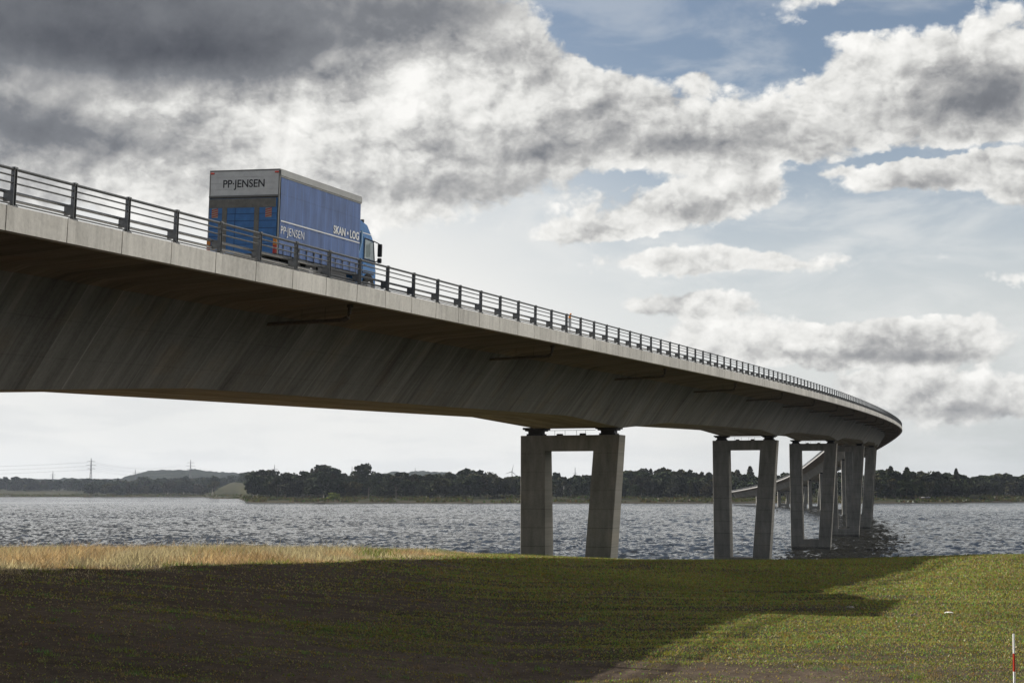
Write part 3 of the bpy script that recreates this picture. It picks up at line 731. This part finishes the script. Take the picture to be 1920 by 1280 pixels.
gcol = np.stack([rng.uniform(.10,.24,n), rng.uniform(.13,.27,n), rng.uniform(.035,.085,n)], -1)
straw = rng.uniform(0,1,n) < (.16 + .30*(1-pt)); gcol[straw] = rng.uniform(.55,1.25,straw.sum())[:,None]*np.array([.21,.19,.12])
yel = fbm(Xv/4+3, Yv/7, 3, 9); gcol *= (1 + .5*(yel-.5))[:,None]*np.array([1.15,1,1])
v, f, c = blades(n, Xv, Yv, gz(Xv, Yv)-.01, sz*.8, sz*1.0, gcol, 1.2)
K = 3600; yc = np.exp(rng.uniform(np.log(24), np.log(80), K)); xc = rng.uniform(-.42,.55,K)*yc; kp = rng.uniform(0,1,K) < .25+.75*patch(xc, yc); yc, xc = yc[kp], xc[kp]; K = len(xc)
bl = 26; rr = np.repeat(rng.uniform(.05,.17,K), bl); Xt = np.repeat(xc, bl)+rng.normal(0,1,K*bl)*rr; Yt = np.repeat(yc, bl)+rng.normal(0,1,K*bl)*rr; nt = K*bl
ht = np.repeat(rng.uniform(.04,.13,K), bl)*rng.uniform(.5,1.2,nt); ct = np.repeat(np.stack([rng.uniform(.09,.24,K), rng.uniform(.13,.24,K), rng.uniform(.03,.09,K)], -1), bl, axis=0)*rng.uniform(.7,1.2,nt)[:,None]
v2, f2, c2 = blades(nt, Xt, Yt, gz(Xt, Yt)-.01, ht, rng.uniform(.010,.022,nt)*(np.repeat(yc,bl)/30)**.5, ct, 1.0)
f2 = f2 + len(v); v = np.concatenate([v, v2]); f = np.concatenate([f, f2]); c = np.concatenate([c, c2])
tag(np_mesh('ground_cover', v, f, 3, M_leaf, c), 'low clover and stubble growing over the whole field in front', 'ground cover', kind='stuff')
# pale stones in the soil
N = 500; m = MB(); sv_ = []
Ys = np.exp(rng.uniform(np.log(24), np.log(110), N)); Xs = rng.uniform(-.34,.34,N)*Ys; Zs = gz(Xs, Ys)
ico = np.array([(0,0,1),(.9,0,.3),(.3,.85,.3),(-.7,.5,.3),(-.7,-.5,.3),(.3,-.85,.3),(0,0,-.5)]); icf = [(0,1,2),(0,2,3),(0,3,4),(0,4,5),(0,5,1),(6,2,1),(6,3,2),(6,4,3),(6,5,4),(6,1,5)]
vs = []; fs = []; 
for i in range(N):
    r = .013*(Ys[i]/30)**.5*random.uniform(.5,1.7); q = ico*r*np.array([random.uniform(.8,1.5),random.uniform(.8,1.3),.7]) + (Xs[i],Ys[i],Zs[i]+r*.3)
    fs += [tuple(j+len(vs)*7 for j in t_) for t_ in icf]; vs.append(q)
M_stone = mat('field_stone', (.26,.25,.225), .8, 0, vary(.35, 2))
tag(np_mesh('field_stones', np.concatenate(vs), np.array(fs), 3, M_stone), 'small pale stones scattered over the ploughed field', 'stones', kind='stuff')
# dry reeds along the shore on the left
N = 320000
Yr = rng.uniform(44, 128, N); Xr = -rng.uniform(-2, 48, N)
lim = np.interp(Yr, [42,47,67,89,108,125,130], [-17.5,-15.0,-7.6,-.3,.8,1.5,1.5])
dist = lim - Xr; ok = (dist > rng.exponential(.5, N)) & (np.abs(Xr/Yr) < .42)
Xr, Yr, dist = Xr[ok], Yr[ok], dist[ok]
tall = np.clip(dist/7, .12, 1)*np.interp(Xr/Yr, [-.32,-.12,-.03,0.02], [1,.95,.6,.3])*(.5+.9*fbm(Xr/3, Yr/5, 3, 31))
ok = rng.uniform(0,1,len(Xr)) < .35+1.2*(fbm(Xr/2.2, Yr/4, 3, 40)-.25); Xr, Yr, tall = Xr[ok], Yr[ok], tall[ok]; n = len(Xr)
hh = .66*tall*rng.uniform(.2,1.15,n)*np.where(rng.uniform(0,1,n) < .03, 1.5, 1); 
weed = fbm(Xr/2.5+9, Yr/6, 3, 55) > np.interp(Xr/Yr, [-.2,-.1,-.04], [.68,.60,.55])
rc = rng.uniform(.45,1.35,n)[:,None]*np.array([.40,.335,.235])*(.55+.9*fbm(Xr/1.2, Yr/3, 3, 61))[:,None]
pk = fbm(Xr/3+5, Yr/5, 3, 66) > .56; rc[pk] *= np.array([1.0,.82,.72])
gw = weed & (rng.uniform(0,1,n) < .7); rc[gw] = np.stack([rng.uniform(.10,.2,gw.sum()), rng.uniform(.13,.22,gw.sum()), rng.uniform(.03,.07,gw.sum())], -1)
v, f, c = blades(n, Xr, Yr, gz(Xr, Yr)-.02, hh, .026*(Yr/60)**.6*rng.uniform(.6,1.8,n), rc, 1.6)
tag(np_mesh('dry_reeds', v, f, 3, M_straw, c), 'sunlit straw coloured reeds and grass along the near shore on the left', 'reeds', kind='stuff')
# weeds standing up along the bank's crest
N = 34000
Yw = rng.uniform(104,139,N); Xw = rng.uniform(-14,46,N); ok = fbm(Xw/1.2, Yw/3, 3, 71) > .5; Xw, Yw = Xw[ok], Yw[ok]; n = len(Xw)
wc = np.stack([rng.uniform(.05,.13,n), rng.uniform(.08,.15,n), rng.uniform(.02,.05,n)], -1)
v, f, c = blades(n, Xw, Yw, gz(Xw, Yw)-.02, rng.uniform(.05,.30,n)*rng.uniform(.3,1,n), rng.uniform(.04,.09,n), wc, .8)
tag(np_mesh('bank_weeds', v, f, 3, M_leaf, c), 'low green weeds on the crest of the bank around the nearest piers', 'weeds', kind='stuff')
# red and white stick, and a white stone
yy = 24.0; xx = (1885-960)/3000*yy; st = empty('marker_stick', (xx, yy, float(gz(xx,yy))-.05)); st.rotation_euler = (0, R(.9), 0)
tag(st, 'thin red and white striped stick standing in the field, lower right corner', 'stick')
zt = EYE + (920.6-1183)/3000*yy - st.location.z
for z0, z1, mm in ((0, .20, M_red),(.20,zt-.80,M_letter),(zt-.80,zt-.55,M_letter),(zt-.55,zt-.285,M_red),(zt-.285,zt,M_letter)):
    if z1 > z0:
        m = MB(); m.tube([(0,0,z0),(0,0,z1)], .0155, 10); m.build('band', mm, st)
def rock(name, x, y, r, label, flat=.45, m_=None):
    v_ = []; f_ = []
    nu, nv = 10, 6
    for j in range(nv+1):
        th_ = math.pi*j/nv
        for i in range(nu):
            ph = 2*math.pi*i/nu; k = 1+random.uniform(-.25,.25); v_.append((r*k*1.5*math.sin(th_)*math.cos(ph), r*k*math.sin(th_)*math.sin(ph), r*k*flat*math.cos(th_)))
    for j in range(nv):
        for i in range(nu): f_.append((j*nu+i, (j+1)*nu+i, (j+1)*nu+(i+1)%nu, j*nu+(i+1)%nu))
    m = MB(); m.raw(v_, f_); o = m.build(name, m_ or M_stone); o.location = (x, y, float(gz(x,y))+r*flat*.5); tag(o, label, 'stone'); return o
def on_ground(u, v):
    y = 20.0
    while y < 140:
        if 920.6 + (below((u-960)/3000*y, y))*3000/y <= v: break
        y += .1
    return (u-960)/3000*y, y
x, y = on_ground(1770, 1146); rock('pale_stone', x, y, .095, 'white stone lying on sunlit grass, right of the shadow tip', .4, mat('white_stone', (.7,.7,.66), .7, 0, vary(.15,9)))
x, y = on_ground(1588, 1136); rock('pale_stone', x, y, .09, 'grey stone lying inside the tip of the shadow on the field', .4)

# ------------------------------------------------------------------ far shore
ST = [-.60,-.19,-.185,-.17,-.165,-.158,-.10,0,.15,.23,.27,.32,.60]
SY = [2730,2730,2120,2085,1420,1375,1330,1294,1294,1294,1340,1450,1900]
def shore_y(t): return np.interp(t, ST, SY)
def far_h(X, Y):
    X = np.asarray(X, float); Y = np.asarray(Y, float); t = X/Y
    e = Y - shore_y(t) + 14*(fbm(t*120+40, Y/400, 3, 3)-.5)
    h = np.interp(e, [-40,0,3,25,110,400,1500,4500], [-1.5,-.1,.5,1.3,4.2,8,15,34])
    h = h + 15*np.exp(-((t+.172)/.009)**2)*np.clip((e-250)/500,0,1)*np.clip((1500-e)/400,0,1)
    return h + np.clip(e/60,0,1)*2.2*(fbm(X/90+20, Y/160, 3, 12)-.5)
tt = np.linspace(-.62,.62,420); ee = np.concatenate([np.arange(-30,60,6), np.arange(60,400,25), np.arange(400,5500,180)])
TT, EE = np.meshgrid(tt, ee); YY = shore_y(TT)+EE; XX = TT*YY
vv = np.stack([XX, YY, far_h(XX, YY)], -1).reshape(-1,3); nx, ny = len(tt), len(ee)
ii = np.arange(nx-1)[None,:] + np.arange(ny-1)[:,None]*nx; ff = np.stack([ii, ii+1, ii+1+nx, ii+nx], -1).reshape(-1,4)
ef = EE.reshape(-1,1); fn = fbm(vv[:,0]/160+5, vv[:,1]/260, 3, 88)[:,None]; fn2 = fbm(vv[:,0]/25, vv[:,1]/60, 3, 89)[:,None]
lc = np.array([.018,.021,.011])*(1-fn) + np.array([.036,.037,.020])*fn; bank = (ef < 30); lc = np.where(bank, np.array([.034,.030,.020])*(.5+fn2), lc*(.6+.8*fn2))
fieldp = ((np.abs(TT.reshape(-1,1)+.172) < .010) & (ef > 350) & (ef < 1000)) | ((TT.reshape(-1,1) < -.272) & (ef > 90) & (ef < 500)); lc = np.where(fieldp, np.array([.034,.034,.019])*(.8+.4*fn2), lc)
M_land = mat('far_fields', (.1,.1,.05), .95, 0, lambda t, b: t.l.new((lambda n: (setattr(n, 'layer_name', 'tone'), n)[1])(t.new('ShaderNodeVertexColor')).outputs[0], b.inputs['Base Color']), .05)
tag(np_mesh('far_shore', vv, ff, 4, M_land, lc, smooth=True), kind='structure')
def foliage_build(t, b):
    oi = t.new('ShaderNodeObjectInfo'); g = t.new('ShaderNodeTexCoord')
    n = t.noise(g.outputs['Object'], .35, 3, .6).outputs['Fac']
    r = t.ramp(oi.outputs['Random'], [(0,(.028,.045,.018)),(.3,(.050,.066,.026)),(.5,(.034,.040,.024)),(.7,(.085,.085,.030)),(.85,(.065,.055,.028)),(1,(.026,.042,.024))])
    d = t.n.new('ShaderNodeVectorMath'); d.operation = 'SCALE'; t.l.new(r, d.inputs[0]); t.l.new(t.lin(n, .3, .7, .3, 1.35), d.inputs['Scale']); t.l.new(d.outputs[0], b.inputs['Base Color'])
M_fol = mat('foliage', (.04,.05,.02), .8, 0, foliage_build, .1)
M_yfol = mat('yellow_green_foliage', (.16,.20,.03), .8, 0, vary(.35,.4), .1)
M_bark = mat('bark', (.09,.075,.06), .9); M_birch = mat('pale_bark', (.30,.28,.25), .8)
def crown_mesh(name, kind, seed):
    r = np.random.default_rng(seed); vs = []; fs = []
    if kind == 'conifer':
        n = 900; z = r.uniform(.12,1,n)**.9; rad = .26*(1-z)**.8*(.55+.45*np.abs(np.sin(z*38+r.uniform(-.3,.3,n)))) + .012
        a_ = r.uniform(0,2*np.pi,n); q = np.sqrt(r.uniform(.15,1,n)); C = np.stack([rad*q*np.cos(a_), rad*q*np.sin(a_), z], -1); s = .030+.02*r.uniform(0,1,n)*(1-z)
    elif kind == 'pine':
        n = 900; L = []
        for k in range(9):
            zc = r.uniform(.62,.95); L.append((r.normal(0,.09), r.normal(0,.09), zc, r.uniform(.07,.14)))
        L = np.array(L); k = r.integers(0,len(L),n); d_ = r.normal(size=(n,3)); d_ /= np.linalg.norm(d_,axis=1)[:,None]; d_ *= (r.uniform(.2,1,n)**.4)[:,None]; d_[:,2] *= .6
        C = L[k,:3] + d_*L[k,3:4]; s = .024+.02*r.uniform(0,1,n)
    else:
        n = 1300; L = []
        for k in range(22):
            zc = r.uniform(.26,.90); w_ = .26*math.sqrt(max(.05, 1-((zc-.52)/.46)**2)); aa = r.uniform(0,6.28); q = r.uniform(.2,1)
            L.append((w_*q*math.cos(aa), w_*q*math.sin(aa), zc, r.uniform(.08,.16)))
        L = np.array(L); k = r.integers(0,len(L),n); d_ = r.normal(size=(n,3)); d_ /= np.linalg.norm(d_,axis=1)[:,None]; d_ *= (r.uniform(.35,1,n)**.35)[:,None]; d_[:,2] *= .8
        C = L[k,:3] + d_*L[k,3:4]; s = .020+.022*r.uniform(0,1,n)
    u_ = r.normal(size=(len(C),3)); u_ /= np.linalg.norm(u_,axis=1)[:,None]; w_ = np.cross(u_, r.normal(size=(len(C),3))); w_ /= np.linalg.norm(w_,axis=1)[:,None]
    s = s[:,None]; V4 = np.stack([C-u_*s-w_*s*.5, C+u_*s*.9-w_*s, C+u_*s+w_*s*.7, C-u_*s*.7+w_*s], 1).reshape(-1,3)
    F4 = np.arange(len(C)*4).reshape(-1,4)
    me = bpy.data.meshes.new(name); me.vertices.add(len(V4)); me.vertices.foreach_set('co', V4.astype(np.float32).ravel())
    me.loops.add(len(F4)*4); me.loops.foreach_set('vertex_index', F4.astype(np.int32).ravel()); me.polygons.add(len(F4)); me.polygons.foreach_set('loop_start', np.arange(len(F4), dtype=np.int32)*4)
    me.update(calc_edges=True); return me, C
def trunk_mesh(name, kind, seed, m_):
    r = random.Random(seed); m = MB()
    top = .95 if kind == 'conifer' else .78
    pts = [(0,0,-.03),(r.uniform(-.01,.01),0,.25),(r.uniform(-.02,.02),r.uniform(-.02,.02),.5),(r.uniform(-.03,.03),0,top)]
    m.tube(pts, [.020,.015,.011,.004], 6)
    for k in range(6):
        z = r.uniform(.3,.65); a_ = r.uniform(0,6.28); q = r.uniform(.08,.18)
        m.tube([(0,0,z),(q*.6*math.cos(a_),q*.6*math.sin(a_),z+.10),(q*math.cos(a_),q*math.sin(a_),z+.24)], [.007,.005,.002], 4)
    ob = m.build(name, m_, link=False); me = ob.data; bpy.data.objects.remove(ob); return me
KINDS = [('round',i) for i in range(6)] + [('pine',i) for i in range(3)] + [('conifer',i) for i in range(3)]
CROWN = []; 
for kd, i in KINDS:
    me, _c = crown_mesh('crown', kd, 100+i*7+len(kd)); me.materials.append(M_fol)
    tme = trunk_mesh('trunk', kd, 5+i, M_birch if (kd == 'pine' and i == 1) or (kd == 'round' and i == 4) else M_bark); CROWN.append((kd, me, tme))
def tree(kind, x, y, z, h, wid, label, group, idx=None, name=None, mat_=None):
    c_ = [c for c in CROWN if c[0] == kind]; kd, me, tme = c_[(idx if idx is not None else random.randrange(99)) % len(c_)]
    root = empty(name or {'round':'broadleaf_tree','pine':'pine_tree','conifer':'spruce_tree'}[kd], (x,y,z), random.uniform(0,6.28)); root.scale = (h*wid, h*wid, h)
    cr = bpy.data.objects.new('crown', me); COL.objects.link(cr); cr.parent = root
    tr = bpy.data.objects.new('trunk', tme); COL.objects.link(tr); tr.parent = root
    if mat_:
        cr.data = me.copy(); cr.data.materials.clear(); cr.data.materials.append(mat_)
    tag(root, label, 'tree', group); return root
SKY = [(0,893),(40,892),(80,897),(110,896),(135,898),(150,895),(180,896),(215,894),(250,898),(270,889),(300,893),(330,890),(380,889),(430,890),(465,881),(500,878),(530,883),(560,881),(575,882),(590,878),(600,873),(625,872),(636,880),(645,885),
       (660,888),(700,885),(720,888),(750,883),(760,886),(790,889),(820,888),(845,884),(875,880),(900,881),(925,887),(940,889),(965,888),(985,890),(1045,884),(1060,892),(1085,886),(1110,889),(1165,884),(1180,880),(1195,882),(1210,875),(1225,879),
       (1240,875),(1255,882),(1280,880),(1300,882),(1335,885),(1380,881),(1392,884),(1420,883),(1455,884),(1470,882),(1500,880),(1560,882),(1640,885),(1655,881),(1668,876),(1680,888),(1692,879),(1710,880),(1730,884),(1748,883),(1755,881),(1765,888),(1788,883),
       (1800,886),(1810,893),(1822,893),(1830,885),(1850,884),(1880,888),(1895,885),(1915,890),(2050,888)]
sx_ = [a_[0] for a_ in SKY]; sy_ = [a_[1] for a_ in SKY]
def skyline(u): return float(np.interp(u, sx_, sy_))
def place(u, y, vtop, kind, wid, label, group=None, **kw):
    x = (u-960)/3000*y; z = float(far_h(x, y)); h = EYE + (920.6-vtop)/3000*y - z
    return tree(kind, x, y, z-.3, max(h,3), wid, label, group, **kw)
def wood(u0, u1, y0, y1, n, drop0, drop1, label, group, mixk, wid=(.8,1.25)):
    us = [u0 + (u1-u0)*(i+.5+random.uniform(-.45,.45))/n for i in range(n)]
    for u in us:
        kd = random.choices(['round','pine','conifer'], mixk)[0]
        y = random.uniform(y0, y1); yb = float(shore_y((u-960)/3000))
        vt = skyline(u) + random.uniform(drop0, drop1)
        w_ = random.uniform(*wid)*(1.15 if kd == 'round' else 1.0)
        place(u, y+yb, vt, kd, w_, label, group)
G = 'trees of the wood on the far shore'
LB = 'dark tree in the dense wood'
wood(470, 985, 150, 260, 52, -1, 3, LB+' between the low spit and nearest pier', G, [6,3,.6])
wood(470, 985, 75, 130, 40, 8, 22, LB+' front row, short, left of the nearest pier', G, [8,1,.3], (.9,1.5))
wood(1035, 1400, 150, 260, 40, -1, 3, LB+' behind the nearest piers', G, [3,5,1.2])
wood(1035, 1400, 70, 130, 26, 9, 24, LB+' front row, short, behind the nearest piers', G, [8,2,.3], (.9,1.4))
wood(1400, 1640, 150, 260, 20, 0, 4, LB+' seen among the distant piers', G, [5,3,2])
wood(1640, 1815, 120, 220, 20, -1, 3, LB+' right of the piers', G, [6,2,2.2])
wood(1640, 1815, 80, 110, 14, 10, 24, 'low dark tree at the foot of the wood right of the piers', G, [8,1,.5], (.9,1.4))
wood(1818, 2040, 150, 240, 16, -1, 2, 'tall rounded tree in the row at the far right shore', G, [8,.3,0], (1.0,1.4))
wood(1818, 2040, 110, 150, 12, 12, 22, 'bush like tree under the tall row at the far right shore', G, [8,1,0], (1.2,1.7))
wood(-60, 135, 650, 900, 16, 0, 4, 'distant tree on the far left shore behind the pale field', G, [8,1,.5], (1.1,1.6))
wood(28, 90, 450, 600, 6, 8, 14, 'low distant tree above the pale field at far left', G, [8,1,.5], (1.2,1.8))
wood(135, 255, 500, 800, 12, 0, 5, 'distant tree on the left shore below the large pylon', G, [8,1,1], (1.1,1.6))
wood(165, 255, 50, 160, 14, 8, 18, 'dark rounded tree close to the left shore', G, [8,1,.5], (1.3,1.9))
wood(258, 405, 300, 700, 20, 2, 7, 'distant tree in the wood below the hill', G, [7,2,1], (1.1,1.6))
wood(250, 408, 60, 220, 22, 9, 22, 'dark tree by the left shore in front of the wood below the hill', G, [8,1,.5], (1.3,1.9))
place(608, 1560, 870, 'round', 1.35, 'broad dark tree rising above the wood left of centre', idx=2)
place(683, 1540, 868, 'round', 1.15, 'lone round topped tree standing above the wood skyline left of centre', idx=4)
place(873, 1500, 878, 'pine', 1.2, 'small pine above the wood skyline left of the turbine', idx=0)
place(1405, 1500, 874, 'conifer', 1.25, 'pointed spruce seen through the second pier', idx=0)
place(1382, 1480, 881, 'conifer', 1.4, 'rounded spruce beside the left leg of the second pier', idx=1)
place(1668, 1480, 874, 'conifer', 1.3, 'tallest spruce in the wood right of the piers', idx=2)
place(1653, 1470, 879, 'pine', 1.3, 'pine next to the tallest spruce right of the piers', idx=1)
place(1698, 1480, 876, 'conifer', 1.5, 'broad dark spruce in the wood right of the piers', idx=0)
place(1790, 1480, 878, 'conifer', 1.0, 'slim pointed spruce near the right end of the wood', idx=1)
place(628, 1372, 922, 'round', 2.4, 'bright yellow green bush on the far bank', idx=1, name='bush', mat_=M_yfol)
for o in bpy.data.objects:
    if o.name.startswith('bush') and not o.parent: o['category'] = 'bush'
# what lies deeper in the woods: one mass of crowns
me_v = []; me_f = []; cnt = 0; base_c = [c for c in CROWN if c[0] != 'conifer']
def mass(u0, u1, y0, y1, n, d0, d1):
    global cnt
    for i in range(n):
        u = random.uniform(u0,u1); yb = float(shore_y((u-960)/3000)); y = yb + random.uniform(y0,y1); x = (u-960)/3000*y; z = float(far_h(x,y)); h = EYE+(920.6-skyline(u)-random.uniform(d0,d1))/3000*y - z
        if h < 3: continue
        mesh = random.choice(CROWN[:6])[1]; q = np.zeros(len(mesh.vertices)*3, np.float32); mesh.vertices.foreach_get('co', q); q = q.reshape(-1,3)
        q = q[:len(q)//4*4].reshape(-1,4,3)[::2].reshape(-1,3).copy(); a_ = random.uniform(0,6.28)
        rx = q[:,0]*math.cos(a_)-q[:,1]*math.sin(a_); ry = q[:,0]*math.sin(a_)+q[:,1]*math.cos(a_); w_ = h*random.uniform(1.2,1.8)
        qq = np.stack([rx*w_+x, ry*w_+y, (q[:,2]*1.15-.18)*h+z], -1); me_v.append(qq); me_f.append(np.arange(len(qq)).reshape(-1,4)+cnt); cnt += len(qq)
mass(470, 1640, 130, 420, 330, 3, 16); mass(1640, 1815, 110, 300, 70, 3, 20); mass(1815, 2050, 200, 330, 50, 3, 12); mass(255, 402, 150, 900, 110, 5, 22); mass(400, 475, 1150, 1500, 26, 1, 5); mass(-60, 175, 700, 1200, 70, 2, 10); mass(170, 255, 150, 900, 60, 4, 18)
tag(np_mesh('deep_wood', np.concatenate(me_v), np.concatenate(me_f), 4, M_fol), 'dark mass of woodland behind the front trees on the far shore', 'woodland', kind='stuff')
# undergrowth along the far bank
N = 38000; t_ = np.where(rng.uniform(0,1,N) < .7, rng.uniform(-.165,.36,N), rng.uniform(-.36,-.165,N)); yb = shore_y(t_); y_ = yb + rng.uniform(6,120,N)**1.0; x_ = t_*y_; ok = fbm(x_/14, y_/25, 3, 15) > .50
x_, y_ = x_[ok], y_[ok]; n = len(x_); k_ = rng.uniform(.5,1,n)
cc = np.stack([.03+.04*rng.uniform(0,1,n), .035+.03*rng.uniform(0,1,n), .014+.014*rng.uniform(0,1,n)], -1)
v, f, c = blades(n, x_, y_, far_h(x_, y_)-.2, 2.4*k_, 3.0*k_, cc, .9)
tag(np_mesh('shore_scrub', v, f, 3, M_leaf, c), 'low scrub and reeds along the far bank', 'scrub', kind='stuff')
# wooded hills far behind
def hill(u0, u1, y, peaks, name, seed):
    us = np.linspace(u0, u1, 260); dd = np.linspace(-500, 700, 46); A_, B_ = np.meshgrid(us, dd)
    ph = np.interp(A_, [p_[0] for p_ in peaks], [p_[1] for p_ in peaks]); Y_ = y+B_; X_ = (A_-960)/3000*y
    H_ = (EYE + (920.6-ph)/3000*y)*np.clip(1-(B_/760)**2, 0, 1) + (20*(fbm(X_/26, Y_/26, 3, seed)-.5))*np.clip(1-(B_/760)**2,0,1) - 4
    V_ = np.stack([X_, Y_, H_], -1).reshape(-1,3); i_ = np.arange(259)[None,:]+np.arange(45)[:,None]*260
    F_ = np.stack([i_, i_+1, i_+261, i_+260], -1).reshape(-1,4)
    tag(np_mesh(name, V_, F_, 4, mat('wooded_hill', (.025,.030,.024), .95, 0, vary(.4,.03), .0)), kind='structure')
hill(-200, 300, 5200, [(-200,898),(0,897),(150,897),(260,897),(300,905)], 'hills', 3)
hill(240, 520, 5600, [(240,915),(265,900),(280,886),(300,881),(330,879),(360,880),(400,882),(440,886),(480,891),(520,905)], 'hills', 4)
hill(660, 1000, 5600, [(660,910),(700,888),(740,884),(790,883),(840,885),(880,892),(1000,905)], 'hills', 5)
# pylons, power lines, turbine
M_pyl = mat('pylon_steel', (.10,.10,.11), .6, .3)
def pylon(u, y, vtop, label, arms=3, r=.28):
    x = (u-960)/3000*y; z = float(far_h(x,y))-1; h = EYE+(920.6-vtop)/3000*y - z; root = empty('electricity_pylon', (x,y,z)); tag(root, label, 'pylon', 'pylons on the horizon')
    m = MB(); w0, w1 = h*.055, h*.010
    for i, j in ((1,1),(1,-1),(-1,1),(-1,-1)): m.tube([(i*w0,j*w0,0),(i*w1*1.8,j*w1*1.8,h*.6),(i*w1*.4,j*w1*.4,h)], r, 4)
    for k in range(9):
        z0, z1 = h*k/10, h*(k+1)/10; a0 = w0+(w1*1.8-w0)*min(1,z0/(h*.6)); a1 = w0+(w1*1.8-w0)*min(1,z1/(h*.6))
        for j in (1,-1): m.tube([(-a0,j*a0,z0),(a1,j*a1,z1)], r*.6, 4); m.tube([(a0,j*a0,z0),(-a1,j*a1,z1)], r*.6, 4)
    m.build('mast', M_pyl, root)
    tips = []
    for k in range(arms):
        zz = h*(.68+.11*k); q = h*(.12 if k != 1 else .15)*(1 if arms > 1 else .8)
        m = MB(); m.tube([(-q,0,zz),(0,0,zz+h*.02),(q,0,zz)], r*.8, 4); m.tube([(-q,0,zz),(q,0,zz)], r*.7, 4)
        for s_ in (-1,1): m.tube([(s_*q,0,zz),(s_*q,0,zz-h*.025)], r*.5, 4)
        m.build('cross_arm', M_pyl, root); tips += [Vector((x-q,y,z+zz-h*.025)), Vector((x+q,y,z+zz-h*.025))]
    return tips
P0 = pylon(173, 3500, 859, 'tallest lattice pylon, on the left horizon')
P1 = pylon(359, 4300, 862, 'lattice pylon rising from the wooded hill')
P2 = pylon(102, 4600, 883, 'small pylon left of the tallest pylon', 2)
P3 = pylon(256, 4600, 880, 'small pylon between the tallest pylon and the hill', 2)
P4 = pylon(516, 4300, 871, 'pylon above the wood right of the hill', 2)
pylon(661, 4600, 874, 'thin pylon left of the lone round topped tree', 1)
pylon(779, 4900, 877, 'thin pylon above the far ridge left of centre', 1)
pylon(1078, 3900, 876, 'thin pylon seen through the nearest pier', 1)
def wires(A_, B_, sag, label, r=.10):
    m = MB()
    for a_, b_ in zip(A_, B_):
        m.tube([a_.lerp(b_, k/16) - Vector((0,0,sag*4*(k/16)*(1-k/16))) for k in range(17)], r, 3)
    tag(m.build('power_line', M_pyl), label, 'power line', 'power lines between the pylons')
off = Vector((-900, -350, -6))
wires([p_+off for p_ in P0], P0, 14, 'power line running left out of the picture from the tallest pylon')
wires(P0, P1, 14, 'power line hanging from the tallest pylon to the pylon on the hill')
wires(P1[:4], P4, 12, 'power line from the pylon on the hill towards the right')
y = 5200; x = 0.0; zb = 20.0; hubz = EYE+(920.6-884)/3000*y; wt = empty('wind_turbine', (x, y, zb)); tag(wt, 'small white wind turbine behind the wood left of the nearest pier', 'wind turbine')
M_tw = mat('turbine_white', (.30,.30,.31), .5)
m = MB(); m.tube([(0,0,0),(0,0,hubz-zb)], [2.0,1.2], 10); m.build('tower', M_tw, wt)
m = MB(); m.box((-1.6,-3,hubz-zb-1.5),(1.6,5,hubz-zb+1.5)); m.build('nacelle', M_tw, wt)
for k in range(3):
    a_ = R(12+120*k); d_ = Vector((math.sin(a_),0,math.cos(a_))); c_ = Vector((0,-4,hubz-zb)); m = MB(); m.tube([c_, c_+d_*7, c_+d_*24], [1.0,1.2,.3], 6); m.build('blade', M_tw, wt)

# shed at the far landing of the bridge and a white hut on the right shore
def hut(u, y, w, d, h, roof, label, wallc, roofc, rz=0):
    x = (u-960)/3000*y; z = float(far_h(x,y)); root = empty('shed', (x,y,z-.3), rz); tag(root, label, 'shed')
    m = MB(); m.box((-w/2,-d/2,0),(w/2,d/2,h)); wl = m.build('wall', mat('shed_wall', wallc, .8), root)
    m = MB(); m.hexa([(-w/2-.4,-d/2-.4,h),(w/2+.4,-d/2-.4,h),(w/2+.4,d/2+.4,h),(-w/2-.4,d/2+.4,h),(-w/2-.4,-.1,h+roof),(w/2+.4,-.1,h+roof),(w/2+.4,.1,h+roof),(-w/2-.4,.1,h+roof)]); m.build('roof', mat('shed_roof', roofc, .7), root)
    m = MB(); m.box((-w*.12,-d/2-.06,.2),(w*.02,-d/2,2.3)); m.box((w*.2,-d/2-.06,1.1),(w*.32,-d/2,2.0)); m.build('opening', M_black, root)
hut(1888, 1560, 8, 5, 2.6, 1.8, 'small pale roofed hut among the trees on the right shore', (.12,.11,.10), (.65,.65,.64))
hut(1732, 1400, 7, 4, 1.6, .8, 'low grey roofed shelter at the foot of the right wood', (.08,.07,.06), (.25,.25,.26))
# low boat on the far water and a channel marker
bx = (604-960)/3000*1240; m = MB()
hull = [(-3,-.8,.0),(3,-.8,0),(3,.8,0),(-3,.8,0),(-3.3,-1,.6),(3.9,-.2,.75),(3.9,.2,.75),(-3.3,1,.6)]
bt = empty('rowing_boat', (bx,1240,-.05)); tag(bt, 'small dark boat lying off the far bank left of centre', 'boat')
m.hexa(hull); m.build('hull', M_black, bt); m = MB(); m.box((-1.5,-.5,.6),(-.2,.5,1.0)); m.build('thwart', M_bark, bt)
pm = empty('channel_post', ((1454-960)/3000*700, 700, -1)); tag(pm, 'dark post standing in the water beside the second pier', 'post')
m = MB(); m.tube([(0,0,0),(0,0,2.6)], .14, 8); m.build('pole', M_bark, pm); m = MB(); m.box((-.25,-.25,2.3),(.25,.25,2.9)); m.build('topmark', M_black, pm)

# ------------------------------------------------------------------ haze
hm = MB(); hm.box((-7800,-350,-2.0),(7800,7600,140))
mh = bpy.data.materials.new('haze'); mh.use_nodes = True; t = NT(mh.node_tree); t.n.clear()
pv = t.new('ShaderNodeVolumePrincipled'); pv.inputs['Color'].default_value = (.72,.82,1.0,1); pv.inputs['Density'].default_value = 3.0e-5; pv.inputs['Anisotropy'].default_value = .3
oo = t.new('ShaderNodeOutputMaterial'); t.l.new(pv.outputs[0], oo.inputs['Volume'])
hz = hm.build('haze', mh); tag(hz, 'thin pale haze lying over the fjord', 'haze', kind='stuff')
